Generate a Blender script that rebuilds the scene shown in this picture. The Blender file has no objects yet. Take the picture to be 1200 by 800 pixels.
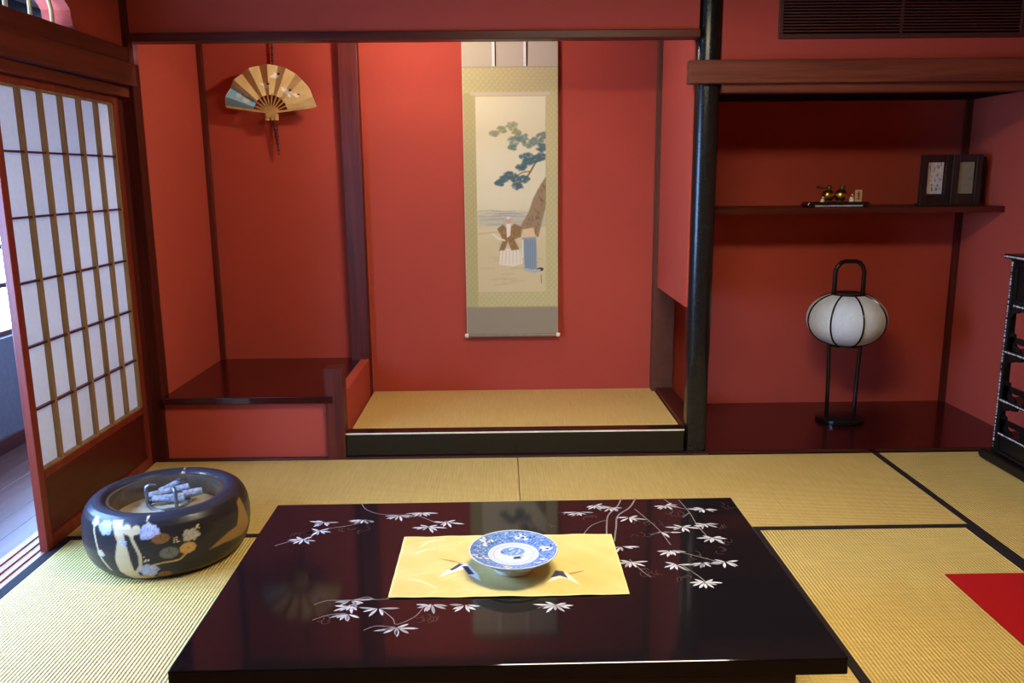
# Japanese red-walled room with alcove, low lacquer table and brazier
import bpy, bmesh, math, random
import numpy as np
from mathutils import Vector, Matrix
LEAVES=[(-0.582, 2.4962), (-0.5831, 2.4303), (-0.6194, 2.3687), (-0.4582, 2.5089), (-0.3481, 2.5421), (-0.2751, 2.5649), (-0.2435, 2.4486), (-0.1879, 2.4829), (-0.4044, 1.9936), (-0.4038, 1.9655), (-0.4031, 1.9209), (-0.3271, 1.9473), (-0.2692, 1.8545), (-0.1938, 1.9637), (-0.1066, 1.9568), (0.2394, 2.5471), (0.2987, 2.6025), (0.3471, 2.579), (0.4002, 2.5001), (0.5343, 2.5943), (0.6519, 2.5613), (0.4832, 2.3862), (0.5543, 2.4219), (0.628, 2.439), (0.627, 2.3383), (0.4833, 2.2552), (0.4803, 2.168), (0.5597, 2.1761), (0.6237, 2.1794), (0.5367, 2.0607), (0.3426, 2.2883), (0.3552, 2.1879), (0.1252, 1.9513)]
BRANCHES=[[(0.3963, 2.6666), (0.3755, 2.5999), (0.3343, 2.5229), (0.3188, 2.4428), (0.3086, 2.3609)], [(0.4457, 2.6649), (0.413, 2.584), (0.3638, 2.515), (0.3456, 2.4225), (0.3271, 2.3241)], [(0.4277, 2.5691), (0.4495, 2.4984), (0.4762, 2.4053), (0.4913, 2.2952)], [(0.2401, 2.3817), (0.2671, 2.438), (0.3004, 2.4698), (0.3237, 2.4824)], [(0.5876, 2.6446), (0.6008, 2.5347), (0.6024, 2.4333), (0.6112, 2.3695), (0.6164, 2.3266)], [(0.5357, 2.6617), (0.5626, 2.5933), (0.5931, 2.5633)], [(0.6008, 2.5347), (0.5698, 2.4943)], [(-0.4854, 2.6448), (-0.4598, 2.5926), (-0.4092, 2.5554), (-0.3466, 2.5463)], [(-0.5651, 2.4464), (-0.5067, 2.4639), (-0.4596, 2.4888)], [(-0.6939, 2.3276), (-0.655, 2.356), (-0.6161, 2.3668)], [(-0.3466, 2.5463), (-0.2845, 2.5372), (-0.219, 2.4807), (-0.1872, 2.4929)], [(0.4932, 2.2549), (0.5417, 2.2254), (0.6209, 2.1689)], [(0.4984, 2.1622), (0.5274, 2.1001), (0.5413, 2.0606)], [(0.3552, 2.204), (0.3781, 2.1349), (0.397, 2.0942)], [(-0.4976, 1.9726), (-0.4644, 1.9936), (-0.4086, 1.992), (-0.3668, 2.0086), (-0.3422, 1.9945), (-0.3071, 1.9979)], [(-0.4849, 1.8965), (-0.4494, 1.9201), (-0.4077, 1.9273)], [(-0.349, 1.8451), (-0.3228, 1.8639), (-0.276, 1.8586)], [(-0.3247, 1.9503), (-0.2854, 1.8989), (-0.2712, 1.8703), (-0.2306, 1.9056), (-0.2117, 1.9556)], [(0.0792, 1.9385), (0.1129, 1.9547)]]
GHOST=[(-0.6476, 2.411), (-0.5178, 2.4513), (-0.4605, 2.4301), (-0.2196, 1.8808), (-0.1992, 1.8883), (-0.4712, 1.8921), (0.1877, 2.528), (0.2686, 2.5046), (0.4276, 2.4655), (0.4047, 2.3578), (0.4727, 2.4442), (0.5467, 2.5157), (0.6642, 2.4118), (0.6389, 2.3139), (0.5417, 2.2254), (0.4821, 2.0867), (0.3764, 2.1248), (0.397, 2.1343), (0.6177, 2.2509), (0.7181, 2.5879), (0.5232, 2.5374), (0.127, 2.4298)]
CRANES={'wing1': [(-0.1856, 2.1061), (-0.1647, 2.1457), (-0.1334, 2.1864), (-0.114, 2.1858), (-0.0987, 2.1643), (-0.1361, 2.1448)], 'tip1': [(-0.1603, 2.1507), (-0.1334, 2.1864), (-0.121, 2.1807), (-0.1504, 2.1453)], 'body1': [(-0.1286, 2.1863), (-0.1116, 2.1857), (-0.0783, 2.1228), (-0.0702, 2.083), (-0.0994, 2.1184)], 'tip1b': [(-0.1254, 2.1704), (-0.1085, 2.1699), (-0.0877, 2.1231), (-0.1043, 2.1236)], 'neck1': [(-0.1991, 2.2207), (-0.1489, 2.2029), (-0.1162, 2.1806), (-0.1533, 2.195)], 'wing2': [(0.1076, 2.0632), (0.139, 2.1211), (0.163, 2.1254), (0.1756, 2.105), (0.1991, 2.0556), (0.165, 2.0905), (0.1444, 2.096)], 'tip2': [(0.1211, 2.0968), (0.1377, 2.1364), (0.1586, 2.1307), (0.1697, 2.0904), (0.1474, 2.1059)], 'leg2': [(0.1721, 2.1201), (0.216, 2.134), (0.2155, 2.1289), (0.176, 2.11)]}

random.seed(7)
rng = np.random.default_rng(5)
PI = math.pi
sc = bpy.context.scene
COL = sc.collection

# ------------------------------------------------------------------ colour
def lin(r, g, b):
    def f(c):
        c = c / 255.0
        return c / 12.92 if c <= 0.04045 else ((c + 0.055) / 1.055) ** 2.4
    return (f(r), f(g), f(b))

# ------------------------------------------------------------------ materials
MATS = {}
class NT:
    def __init__(s, name):
        s.m = bpy.data.materials.new(name); s.m.use_nodes = True
        s.t = s.m.node_tree; s.b = s.t.nodes['Principled BSDF']; s.out = s.t.nodes['Material Output']
        MATS[name] = s.m
    def n(s, typ, **kw):
        nd = s.t.nodes.new(typ)
        for k, v in kw.items(): setattr(nd, k, v)
        return nd
    def l(s, a, b): s.t.links.new(a, b)
    def set(s, **kw):
        for k, v in kw.items(): s.b.inputs[k.replace('_', ' ')].default_value = v
    def coord(s, scale=(1, 1, 1), rot=(0, 0, 0), kind='Object'):
        tc = s.n('ShaderNodeTexCoord'); mp = s.n('ShaderNodeMapping')
        mp.inputs['Scale'].default_value = scale; mp.inputs['Rotation'].default_value = rot
        s.l(tc.outputs[kind], mp.inputs['Vector']); return mp.outputs['Vector']
    def noise(s, vec, scale, detail=3, rough=.5):
        nd = s.n('ShaderNodeTexNoise'); nd.inputs['Scale'].default_value = scale
        nd.inputs['Detail'].default_value = detail; nd.inputs['Roughness'].default_value = rough
        if vec is not None: s.l(vec, nd.inputs['Vector'])
        return nd.outputs['Fac']
    def ramp(s, fac, stops):
        r = s.n('ShaderNodeValToRGB')
        e = r.color_ramp.elements
        while len(e) < len(stops): e.new(.5)
        for i, (p, c) in enumerate(stops):
            e[i].position = p; e[i].color = (*c, 1)
        s.l(fac, r.inputs['Fac']); return r.outputs['Color']
    def bump(s, h, strength=.2, dist=.002):
        b = s.n('ShaderNodeBump'); b.inputs['Strength'].default_value = strength
        b.inputs['Distance'].default_value = dist
        s.l(h, b.inputs['Height']); s.l(b.outputs['Normal'], s.b.inputs['Normal'])

def plain(name, c, rough=.5, spec=.5, metal=0., coat=0., var=.12, nscale=30, bump=0.):
    t = NT(name)
    v = t.coord()
    f = t.noise(v, nscale)
    lo = tuple(max(0, x * (1 - var)) for x in c); hi = tuple(min(1, x * (1 + var)) for x in c)
    t.l(t.ramp(f, [(.3, lo), (.7, hi)]), t.b.inputs['Base Color'])
    t.set(Roughness=rough, Metallic=metal)
    t.b.inputs['Specular IOR Level'].default_value = spec
    t.b.inputs['Coat Weight'].default_value = coat
    t.b.inputs['Coat Roughness'].default_value = .05
    if bump: t.bump(f, bump, .002)
    return t.m

def wood(name, c1, c2, rough=.45, axis=0, spec=.3, coat=0., stretch=.04, scale=26):
    t = NT(name)
    s = [1, 1, 1]; s[axis] = stretch
    v = t.coord(tuple(s))
    f = t.noise(v, scale, 6, .65)
    f2 = t.noise(v, scale * 5, 3, .6)
    mx = t.n('ShaderNodeMath', operation='MULTIPLY_ADD'); mx.inputs[1].default_value = .35
    t.l(f2, mx.inputs[0]); t.l(f, mx.inputs[2])
    t.l(t.ramp(mx.outputs[0], [(.45, c1), (.85, c2)]), t.b.inputs['Base Color'])
    t.set(Roughness=rough); t.b.inputs['Specular IOR Level'].default_value = spec
    t.b.inputs['Coat Weight'].default_value = coat
    t.bump(mx.outputs[0], .25, .001)
    return t.m

def vcol(name, rough=.7, spec=.3, metal=0., coat=0., bump=0., bscale=300):
    t = NT(name)
    a = t.n('ShaderNodeVertexColor', layer_name='Col')
    t.l(a.outputs['Color'], t.b.inputs['Base Color'])
    t.set(Roughness=rough, Metallic=metal)
    t.b.inputs['Specular IOR Level'].default_value = spec
    t.b.inputs['Coat Weight'].default_value = coat
    t.b.inputs['Coat Roughness'].default_value = .06
    if bump: t.bump(t.noise(t.coord(), bscale), bump, .001)
    return t.m

RED = (.43, .066, .040)
def red_plaster(name, c):
    t = NT(name)
    v = t.coord()
    f = t.noise(v, 1.7, 3); g = t.noise(v, 260, 3, .7)
    t.l(t.ramp(f, [(.3, tuple(x * .95 for x in c)), (.7, tuple(x * 1.05 for x in c))]), t.b.inputs['Base Color'])
    t.set(Roughness=.9); t.b.inputs['Specular IOR Level'].default_value = .25
    t.bump(g, .12, .001)
    return t.m
red_plaster('red_plaster', RED)
plain('ceiling_board', (.10, .065, .045), .7)
wood('post_wood', lin(56, 18, 13), lin(84, 31, 22), .75, 2, .08)
wood('dark_wood_x', lin(58, 17, 11), lin(94, 35, 23), .42, 0)
wood('dark_wood_y', lin(50, 16, 12), lin(84, 32, 24), .42, 1)
wood('dark_wood_z', lin(64, 21, 15), lin(104, 42, 31), .42, 2)
wood('beam_wood_x', lin(84, 38, 24), lin(128, 66, 44), .5, 0)
wood('beam_wood_y', lin(72, 25, 15), lin(108, 44, 27), .5, 1)
wood('shoji_frame_wood', lin(92, 30, 20), lin(128, 48, 32), .4, 2)
wood('shoji_panel_wood', lin(58, 17, 12), lin(80, 27, 18), .35, 1)
wood('lattice_wood', lin(118, 88, 56), lin(160, 126, 84), .6, 2)
wood('sill_wood', lin(120, 72, 60), lin(160, 104, 88), .4, 1)
wood('corridor_boards', lin(62, 36, 28), lin(92, 54, 42), .35, 1)
plain('grey_plaster', lin(92, 84, 88), .9)
plain('black_lacquer', (.006, .006, .006), .18, .45, var=.1)
plain('pillar_lacquer', (.010, .010, .009), .24, .35, coat=.0, var=.1)
plain('red_lacquer', lin(52, 10, 11), .2, .5, coat=.3, var=.1)
plain('dark_ledge', lin(58, 26, 22), .4)
plain('table_lacquer', (.0075, .006, .0078), .065, .5, coat=.0, var=.1)
plain('black_wood', (.005, .005, .005), .35, .3)
plain('shell_inlay', lin(186, 186, 194), .3, .5, var=.25, nscale=120)
plain('shell_dim', lin(120, 112, 112), .35, .5, var=.25, nscale=120)
plain('shell_grey', lin(150, 148, 150), .35, .5, var=.2, nscale=120)
plain('ghost_lacquer', lin(72, 46, 42), .35, .5)
plain('border_cloth', lin(34, 28, 32), .85, .2, bump=.3, nscale=500)
plain('red_felt', lin(160, 22, 26), .95, .1, bump=.3, nscale=400)
plain('gold_metal', lin(200, 168, 84), .28, .5, metal=1., var=.2)
plain('brass_dark', lin(118, 96, 48), .4, .5, metal=.8)
plain('iron_grey', lin(112, 112, 116), .38, .5, metal=.7, var=.3, nscale=60, bump=.3)
plain('ash', lin(168, 152, 124), .95, .1, bump=.8, nscale=90)
plain('charcoal', lin(132, 132, 140), .6, .4, var=.55, nscale=70, bump=.8)
plain('copper_liner', lin(120, 104, 88), .22, .5, metal=.7)
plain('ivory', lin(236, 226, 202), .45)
plain('bamboo', lin(186, 152, 92), .45, .5, var=.2)
plain('bead_brown', lin(70, 20, 18), .5)
plain('black_mark', lin(24, 22, 22), .7)
plain('card_tan', lin(214, 180, 124), .7)
plain('frame_brown', lin(44, 30, 24), .4)
plain('print_white', lin(214, 212, 206), .5)
plain('print_green', lin(120, 146, 120), .6)
plain('print_pink', lin(190, 150, 136), .6)
plain('olive_print', lin(132, 122, 96), .5)
plain('vent_brown', lin(74, 36, 26), .5)
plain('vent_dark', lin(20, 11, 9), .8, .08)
plain('white_plastic', lin(225, 222, 214), .5)
plain('white_cord', lin(240, 236, 224), .7)
plain('bark_brown', lin(92, 50, 30), .8)
plain('subfloor_wood', lin(120, 90, 60), .7)

def tatami(name, c1, c2, ribs=True):
    t = NT(name)
    v = t.coord()
    sx = t.n('ShaderNodeSeparateXYZ'); t.l(v, sx.inputs[0])
    def sine(sock, freq):
        m = t.n('ShaderNodeMath', operation='MULTIPLY'); m.inputs[1].default_value = freq
        t.l(sock, m.inputs[0])
        s = t.n('ShaderNodeMath', operation='SINE'); t.l(m.outputs[0], s.inputs[0]); return s.outputs[0]
    rib = sine(sx.outputs['Y'], 2 * PI / .0125)      # weave ridges, along the mat
    warp = sine(sx.outputs['X'], 2 * PI / .0150)
    ml = t.n('ShaderNodeMath', operation='MULTIPLY'); t.l(rib, ml.inputs[0]); t.l(warp, ml.inputs[1])
    add = t.n('ShaderNodeMath', operation='MULTIPLY_ADD'); add.inputs[1].default_value = .45
    t.l(ml.outputs[0], add.inputs[0]); t.l(rib, add.inputs[2])
    v2 = t.coord((60, 1.2, 1)); st = t.noise(v2, 6, 4, .6)
    v3 = t.coord(); bl = t.noise(v3, 1.5, 3)
    a2 = t.n('ShaderNodeMath', operation='MULTIPLY_ADD'); a2.inputs[1].default_value = .055
    t.l(add.outputs[0], a2.inputs[0]); t.l(st, a2.inputs[2])
    a3 = t.n('ShaderNodeMath', operation='MULTIPLY_ADD'); a3.inputs[1].default_value = .35
    t.l(bl, a3.inputs[0]); t.l(a2.outputs[0], a3.inputs[2])
    t.l(t.ramp(a3.outputs[0], [(.35, c1), (1.0, c2)]), t.b.inputs['Base Color'])
    t.set(Roughness=.55); t.b.inputs['Specular IOR Level'].default_value = .4
    t.bump(add.outputs[0], 1.0 if ribs else .3, .0022)
    return t.m
tatami('tatami_rush', lin(190, 160, 88), lin(228, 202, 124))
tatami('alcove_rush', lin(190, 158, 88), lin(224, 194, 122), False)

def shoji_paper():
    t = NT('shoji_paper')
    f = t.noise(t.coord(), 40, 5, .7)
    col = t.ramp(f, [(.3, (.62, .61, .62)), (.7, (.68, .67, .68))])
    d = t.n('ShaderNodeBsdfDiffuse'); tr = t.n('ShaderNodeBsdfTranslucent'); mx = t.n('ShaderNodeMixShader')
    mx.inputs[0].default_value = .19
    t.l(col, d.inputs['Color']); t.l(col, tr.inputs['Color'])
    t.l(d.outputs[0], mx.inputs[1]); t.l(tr.outputs[0], mx.inputs[2]); t.l(mx.outputs[0], t.out.inputs['Surface'])
shoji_paper()
def lamp_paper():
    t = NT('lantern_paper')
    f = t.noise(t.coord((1, 1, .5)), 30, 6, .75)
    col = t.ramp(f, [(.3, lin(220, 230, 232)), (.7, lin(240, 247, 248))])
    d = t.n('ShaderNodeBsdfDiffuse'); tr = t.n('ShaderNodeBsdfTranslucent'); mx = t.n('ShaderNodeMixShader')
    mx.inputs[0].default_value = .25
    t.l(col, d.inputs['Color']); t.l(col, tr.inputs['Color'])
    t.l(d.outputs[0], mx.inputs[1]); t.l(tr.outputs[0], mx.inputs[2]); t.l(mx.outputs[0], t.out.inputs['Surface'])
lamp_paper()
def glow(name, c, s):
    t = NT(name)
    t.b.inputs['Base Color'].default_value = (.8, .8, .8, 1)
    t.b.inputs['Emission Color'].default_value = (*c, 1); t.b.inputs['Emission Strength'].default_value = s
def glass():
    t = NT('window_glass')
    g = t.n('ShaderNodeBsdfGlossy'); g.inputs['Roughness'].default_value = .02
    tr = t.n('ShaderNodeBsdfTransparent'); mx = t.n('ShaderNodeMixShader'); mx.inputs[0].default_value = .06
    t.l(tr.outputs[0], mx.inputs[1]); t.l(g.outputs[0], mx.inputs[2]); t.l(mx.outputs[0], t.out.inputs['Surface'])
glass()
vcol('painted_silk', .8, .2, bump=.15, bscale=500)
vcol('painted_paper', .8, .2)
vcol('glazed_porcelain', .22, .4, coat=.0)
vcol('lacquer_painting', .34, .25, coat=.1)
vcol('gold_silk', .5, .4)

# ------------------------------------------------------------------ mesh builder
class MB:
    def __init__(s): s.v = []; s.f = []; s.mi = []; s.col = None
    def add(s, vs, fs, m=0):
        o = len(s.v); s.v += [tuple(p) for p in vs]
        for f in fs: s.f.append(tuple(i + o for i in f)); s.mi.append(m)
        return s
    def box(s, x0, x1, y0, y1, z0, z1, m=0):
        vs = [(x, y, z) for x in (x0, x1) for y in (y0, y1) for z in (z0, z1)]
        return s.add(vs, [(0, 1, 3, 2), (4, 6, 7, 5), (0, 4, 5, 1), (2, 3, 7, 6), (0, 2, 6, 4), (1, 5, 7, 3)], m)
    def prism(s, poly, axis, a, b, m=0):
        n = len(poly)
        def P(p, t):
            return {0: (t, p[0], p[1]), 1: (p[0], t, p[1]), 2: (p[0], p[1], t)}[axis]
        vs = [P(p, a) for p in poly] + [P(p, b) for p in poly]
        fs = [tuple(range(n - 1, -1, -1)), tuple(range(n, 2 * n))]
        fs += [(i, (i + 1) % n, n + (i + 1) % n, n + i) for i in range(n)]
        return s.add(vs, fs, m)
    def lathe(s, prof, c=(0, 0, 0), n=48, m=0, axis=2, close=False, cap=True):
        vs = []; fs = []; k = len(prof)
        for i in range(n):
            a = 2 * PI * i / n
            for r, z in prof:
                p = (r * math.cos(a), r * math.sin(a), z)
                if axis == 0: p = (z, p[0], p[1])
                if axis == 1: p = (p[0], z, p[1])
                vs.append((p[0] + c[0], p[1] + c[1], p[2] + c[2]))
        for i in range(n):
            j = (i + 1) % n
            for q in range(k - 1 if not close else k):
                q2 = (q + 1) % k
                fs.append((i * k + q, j * k + q, j * k + q2, i * k + q2))
        if not close and cap:
            if prof[0][0] > 1e-6: fs.append(tuple(i * k for i in range(n - 1, -1, -1)))
            if prof[-1][0] > 1e-6: fs.append(tuple(i * k + k - 1 for i in range(n)))
        return s.add(vs, fs, m)
    def tube(s, pts, r, n=8, m=0, cap=True, closed=False):
        pts = [Vector(p) for p in pts]; N = len(pts)
        rs = r if isinstance(r, (list, tuple)) else [r] * N
        vs = []; up = None
        for i in range(N):
            if closed: d = pts[(i + 1) % N] - pts[i - 1]
            else: d = pts[min(i + 1, N - 1)] - pts[max(i - 1, 0)]
            d.normalize()
            if up is None:
                up = Vector((0, 0, 1)) if abs(d.z) < .9 else Vector((1, 0, 0))
            x = d.cross(up); x.normalize(); up = x.cross(d); up.normalize()
            for j in range(n):
                a = 2 * PI * j / n
                vs.append(pts[i] + (x * math.cos(a) + up * math.sin(a)) * rs[i])
        fs = []
        for i in range(N if closed else N - 1):
            i2 = (i + 1) % N
            for j in range(n): fs.append((i * n + j, i * n + (j + 1) % n, i2 * n + (j + 1) % n, i2 * n + j))
        if cap and not closed:
            fs.append(tuple(range(n - 1, -1, -1))); fs.append(tuple((N - 1) * n + j for j in range(n)))
        return s.add(vs, fs, m)
    def ball(s, c, r, n=16, k=10, m=0, sz=1., sx=1., sy=1.):
        prof = [(max(1e-7, r * math.sin(PI * i / k)), -r * math.cos(PI * i / k)) for i in range(k + 1)]
        o = len(s.v); s.lathe(prof, (0, 0, 0), n, m)
        for i in range(o, len(s.v)):
            p = s.v[i]; s.v[i] = (p[0] * sx + c[0], p[1] * sy + c[1], p[2] * sz + c[2])
        return s
    def xf(s, M, start=0):
        for i in range(start, len(s.v)): s.v[i] = tuple(M @ Vector(s.v[i]))
        return s
    def build(s, name, mats, parent=None, off=(0, 0, 0), bevel=0., smooth=False, angle=40):
        me = bpy.data.meshes.new(name)
        me.from_pydata([(p[0] - off[0], p[1] - off[1], p[2] - off[2]) for p in s.v], [], s.f)
        if isinstance(mats, str): mats = [mats]
        for m in mats: me.materials.append(MATS[m])
        me.polygons.foreach_set('material_index', s.mi)
        bm = bmesh.new(); bm.from_mesh(me)
        bmesh.ops.recalc_face_normals(bm, faces=bm.faces); bm.to_mesh(me); bm.free()
        if s.col is not None:
            ca = me.color_attributes.new('Col', 'FLOAT_COLOR', 'POINT')
            a = np.ones((len(s.v), 4), np.float32); a[:, :3] = s.col
            ca.data.foreach_set('color', a.ravel())
        if smooth:
            me.shade_smooth()
            me.set_sharp_from_angle(angle=math.radians(angle))
        me.update()
        o = bpy.data.objects.new(name, me); COL.objects.link(o)
        if parent: o.parent = parent
        if bevel:
            b = o.modifiers.new('Bevel', 'BEVEL'); b.width = bevel; b.segments = 2; b.limit_method = 'ANGLE'
        return o

def tag(o, label, cat, group=None, kind=None):
    o['label'] = label; o['category'] = cat
    if group: o['group'] = group
    if kind: o['kind'] = kind
    return o
def thing(name, label, cat, loc=(0, 0, 0), rz=0., group=None):
    o = bpy.data.objects.new(name, None); COL.objects.link(o)
    o.location = loc; o.rotation_euler = (0, 0, rz); o.empty_display_size = .1
    return tag(o, label, cat, group)
def struct(mb, name, mats, label, cat, bevel=0., **kw):
    return tag(mb.build(name, mats, bevel=bevel, **kw), label, cat, kind='structure')
def sbox(name, dims, mats, label, cat, bevel=.003):
    return struct(MB().box(*dims), name, mats, label, cat, bevel)

# ------------------------------------------------------------------ canvas for painted surfaces
class Canvas:
    """a small painting: colours sampled on the vertices of a fine grid"""
    def __init__(s, X, Y, base):
        s.X = X; s.Y = Y; s.c = np.empty((X.size, 3)); s.c[:] = base
    def blend(s, mask, c):
        m = np.clip(mask, 0, 1)[:, None]; s.c = s.c * (1 - m) + np.array(c) * m
    def poly(s, pts, c, soft=.8, a=1.):
        pts = np.array(pts, float); n = len(pts); inside = np.zeros(s.X.size, bool); d = np.full(s.X.size, 1e9)
        for i in range(n):
            x0, y0 = pts[i]; x1, y1 = pts[(i + 1) % n]
            cond = ((y0 > s.Y) != (y1 > s.Y))
            with np.errstate(divide='ignore', invalid='ignore'):
                xi = (x1 - x0) * (s.Y - y0) / (y1 - y0 if y1 != y0 else 1e-9) + x0
            inside ^= cond & (s.X < xi)
            d = np.minimum(d, s.seg(x0, y0, x1, y1))
        sd = np.where(inside, d, -d)
        s.blend(a * np.clip(sd / soft + .5, 0, 1), c)
    def seg(s, x0, y0, x1, y1):
        dx, dy = x1 - x0, y1 - y0; L = dx * dx + dy * dy + 1e-12
        t = np.clip(((s.X - x0) * dx + (s.Y - y0) * dy) / L, 0, 1)
        return np.hypot(s.X - x0 - t * dx, s.Y - y0 - t * dy)
    def line(s, pts, w, c, soft=.6, a=1.):
        d = np.full(s.X.size, 1e9)
        for (x0, y0), (x1, y1) in zip(pts[:-1], pts[1:]): d = np.minimum(d, s.seg(x0, y0, x1, y1))
        s.blend(a * np.clip((w - d) / soft + .5, 0, 1), c)
    def disc(s, x, y, rx, ry, c, soft=.25, a=1.):
        d = np.hypot((s.X - x) / rx, (s.Y - y) / ry)
        s.blend(a * np.clip((1 - d) / soft + .5, 0, 1), c)
def grid(nx, ny, fn):
    """fn(u, v) arrays -> xyz arrays; returns verts, faces"""
    u, v = np.meshgrid(np.linspace(0, 1, nx), np.linspace(0, 1, ny))
    u = u.ravel(); v = v.ravel(); P = np.stack(fn(u, v), 1)
    fs = [(j * nx + i, j * nx + i + 1, (j + 1) * nx + i + 1, (j + 1) * nx + i) for j in range(ny - 1) for i in range(nx - 1)]
    return u, v, [tuple(p) for p in P], fs

# ================================================================== THE ROOM
YF, YB = 4.12, 5.03
XL, XR = -1.745, 2.775
CE = 2.42
sbox('floor', (-1.96, 2.9, -1.6, 5.1, -.12, -.055), 'subfloor_wood', 'wooden subfloor lying under the straw mats of the room', 'floor', 0)
sbox('ceiling', (-2.9, 2.9, -1.6, 5.3, CE, CE + .06), 'ceiling_board', 'plain wooden ceiling above the red room', 'ceiling', 0)
sbox('wall_back', (-1.9, 2.9, YB, YB + .1, -.06, CE), 'red_plaster', 'red plaster back wall behind the scroll, the fan and the shelf', 'wall', 0)
sbox('wall_right', (XR, XR + .1, -1.6, YB, -.06, CE), 'red_plaster', 'red plaster wall on the right, behind the black display stand', 'wall', 0)
sbox('wall_rear', (-2.9, 2.9, -1.7, -1.6, -.06, CE), 'red_plaster', 'red plaster wall at the near end of the room', 'wall', 0)
sbox('wall_alcove_left', (-1.83, XL, 4.20, YB, -.06, CE), 'red_plaster', 'red plaster side wall of the alcove left of the fan', 'wall', 0)
# upper walls across the front of the recesses
sbox('wall_above_alcove', (XL, .945, 4.125, 4.18, 2.10, CE), 'red_plaster', 'red wall strip above the long lintel of the scroll alcove', 'wall', 0)
sbox('wall_above_recess', (1.06, XR, 4.14, 4.20, 1.90, CE), 'red_plaster', 'red wall above the brown beam, around the vent grille', 'wall', 0)
# left wall: thick plaster with a curved transom opening
op = [(3.73, 2.043), (3.665, 2.062), (3.655, 2.10), (3.652, 2.125), (3.63, 2.145), (3.60, 2.165), (3.52, 2.215), (3.42, 2.25), (3.30, 2.265), (3.18, 2.25), (3.08, 2.215), (3.0, 2.165), (2.96, 2.12), (2.95, 2.062), (2.88, 2.043)]
wl = MB()
outer = [(4.15, 2.0), (4.15, CE), (-1.6, CE), (-1.6, 2.0), (2.88, 2.0)]
poly = [(4.15, 2.0), (4.15, CE), (3.42, CE), (3.42, 2.25)] + [p for p in op[:8]][::-1][1:] + [(3.73, 2.0)]
wl.prism(poly, 0, -1.90, -1.78)
poly2 = [(3.42, CE), (-1.6, CE), (-1.6, 2.0), (2.88, 2.0)] + op[8:][::-1] + [(3.42, 2.25)]
wl.prism(poly2, 0, -1.90, -1.78)
wl.box(-1.90, -1.80, 2.88, 3.73, 2.0, 2.03)
struct(wl, 'wall_left', 'red_plaster', 'red wall above the paper door with a curved transom opening', 'wall')
sbox('wall_left_near', (-1.90, -1.78, -1.6, 2.10, -.06, 2.0), 'red_plaster', 'red plaster part of the left wall nearest the viewer', 'wall', 0)
# transom woodwork
sbox('trim_1', (-1.86, -1.755, -1.6, 4.12, 1.972, 2.043), 'beam_wood_y', 'reddish wood rail under the transom opening, above the door', 'trim', .003)
# long beams on the left
sbox('trim_2', (-1.80, -1.725, -1.6, 4.115, 1.866, 1.968), 'beam_wood_y', 'broad dark brown beam running along the left wall above the paper door', 'beam', .004)
lk = MB().box(-1.90, -1.768, 1.9, 4.12, 1.815, 1.864)
struct(lk, 'trim_3', 'beam_wood_y', 'grooved door head of brown wood right above the paper door', 'trim', .003)
sbox('trim_4', (-1.823, -1.747, 4.12, 4.20, -.05, 1.97), 'post_wood', 'dark square corner post between paper door and alcove', 'post', .004)
sbox('trim_20', (-1.834, -1.803, 4.056, 4.121, -.05, 1.815), 'post_wood', 'narrow dark door jamb between paper door and corner post', 'door jamb', .002)
sbox('trim_5', (-1.793, -1.752, 4.12, 4.17, 1.97, CE), 'dark_wood_z', 'thin dark post in the upper left corner above the beam', 'post', .002)
# sill of the sliding door
sl = MB()
sl.box(-1.955, -1.812, .5, 4.12, -.05, -.006)
for a, b in ((-1.955, -1.925), (-1.897, -1.885), (-1.857, -1.846), (-1.829, -1.812)): sl.box(a, b, .5, 4.12, -.006, 0.0)
struct(sl, 'trim_6', 'sill_wood', 'grooved wooden door sill along the left edge of the mats', 'sill')

# corridor outside
cf = MB()
for i in range(7):
    x0 = -2.72 + i * .11
    cf.box(x0, x0 + .1085, -.5, 6.4, -.05, -.004)
struct(cf, 'floor_corridor', 'corridor_boards', 'brown board floor of the corridor beyond the open door', 'floor', .0015)
sbox('wall_outer', (-2.80, -2.70, -.5, 6.4, -.05, .60), 'grey_plaster', 'low grey wall under the corridor window', 'wall', 0)
sbox('baseboard_outer', (-2.70, -2.683, -.5, 6.4, -.004, .075), 'dark_wood_y', 'dark baseboard of the corridor at far left', 'baseboard', .002)
sbox('wall_outer_top', (-2.80, -2.70, -.5, 6.4, 2.0, CE), 'vent_dark', 'dark wall strip above the corridor window', 'wall', 0)
sbox('wall_corridor_end', (-2.80, -1.83, 6.4, 6.5, -.05, CE), 'grey_plaster', 'grey end wall of the corridor', 'wall', 0)
sbox('wall_corridor_near', (-2.80, -1.90, -.6, -.5, -.05, CE), 'grey_plaster', 'grey near end of the corridor', 'wall', 0)
sbox('wall_corridor_inner', (-1.93, -1.83, 4.20, 6.4, -.05, CE), 'grey_plaster', 'grey inner corridor wall behind the alcove', 'wall', 0)
wn = tag(bpy.data.objects.new('window_1', None), 'bright corridor window with thin dark bars at the left edge', 'window', kind='structure'); COL.objects.link(wn)
fr = MB()
for y in np.arange(-.4, 6.41, 1.13): fr.box(-2.78, -2.735, y - .02, y + .02, .60, 2.0)
for z in (.615, .874, 1.081, 1.985): fr.box(-2.78, -2.735, -.5, 6.4, z - .013, z + .013)
fr.build('window_frame', 'dark_wood_y', wn)
MB().box(-2.76, -2.757, -.5, 6.4, .60, 2.0).build('pane', 'window_glass', wn)

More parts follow.
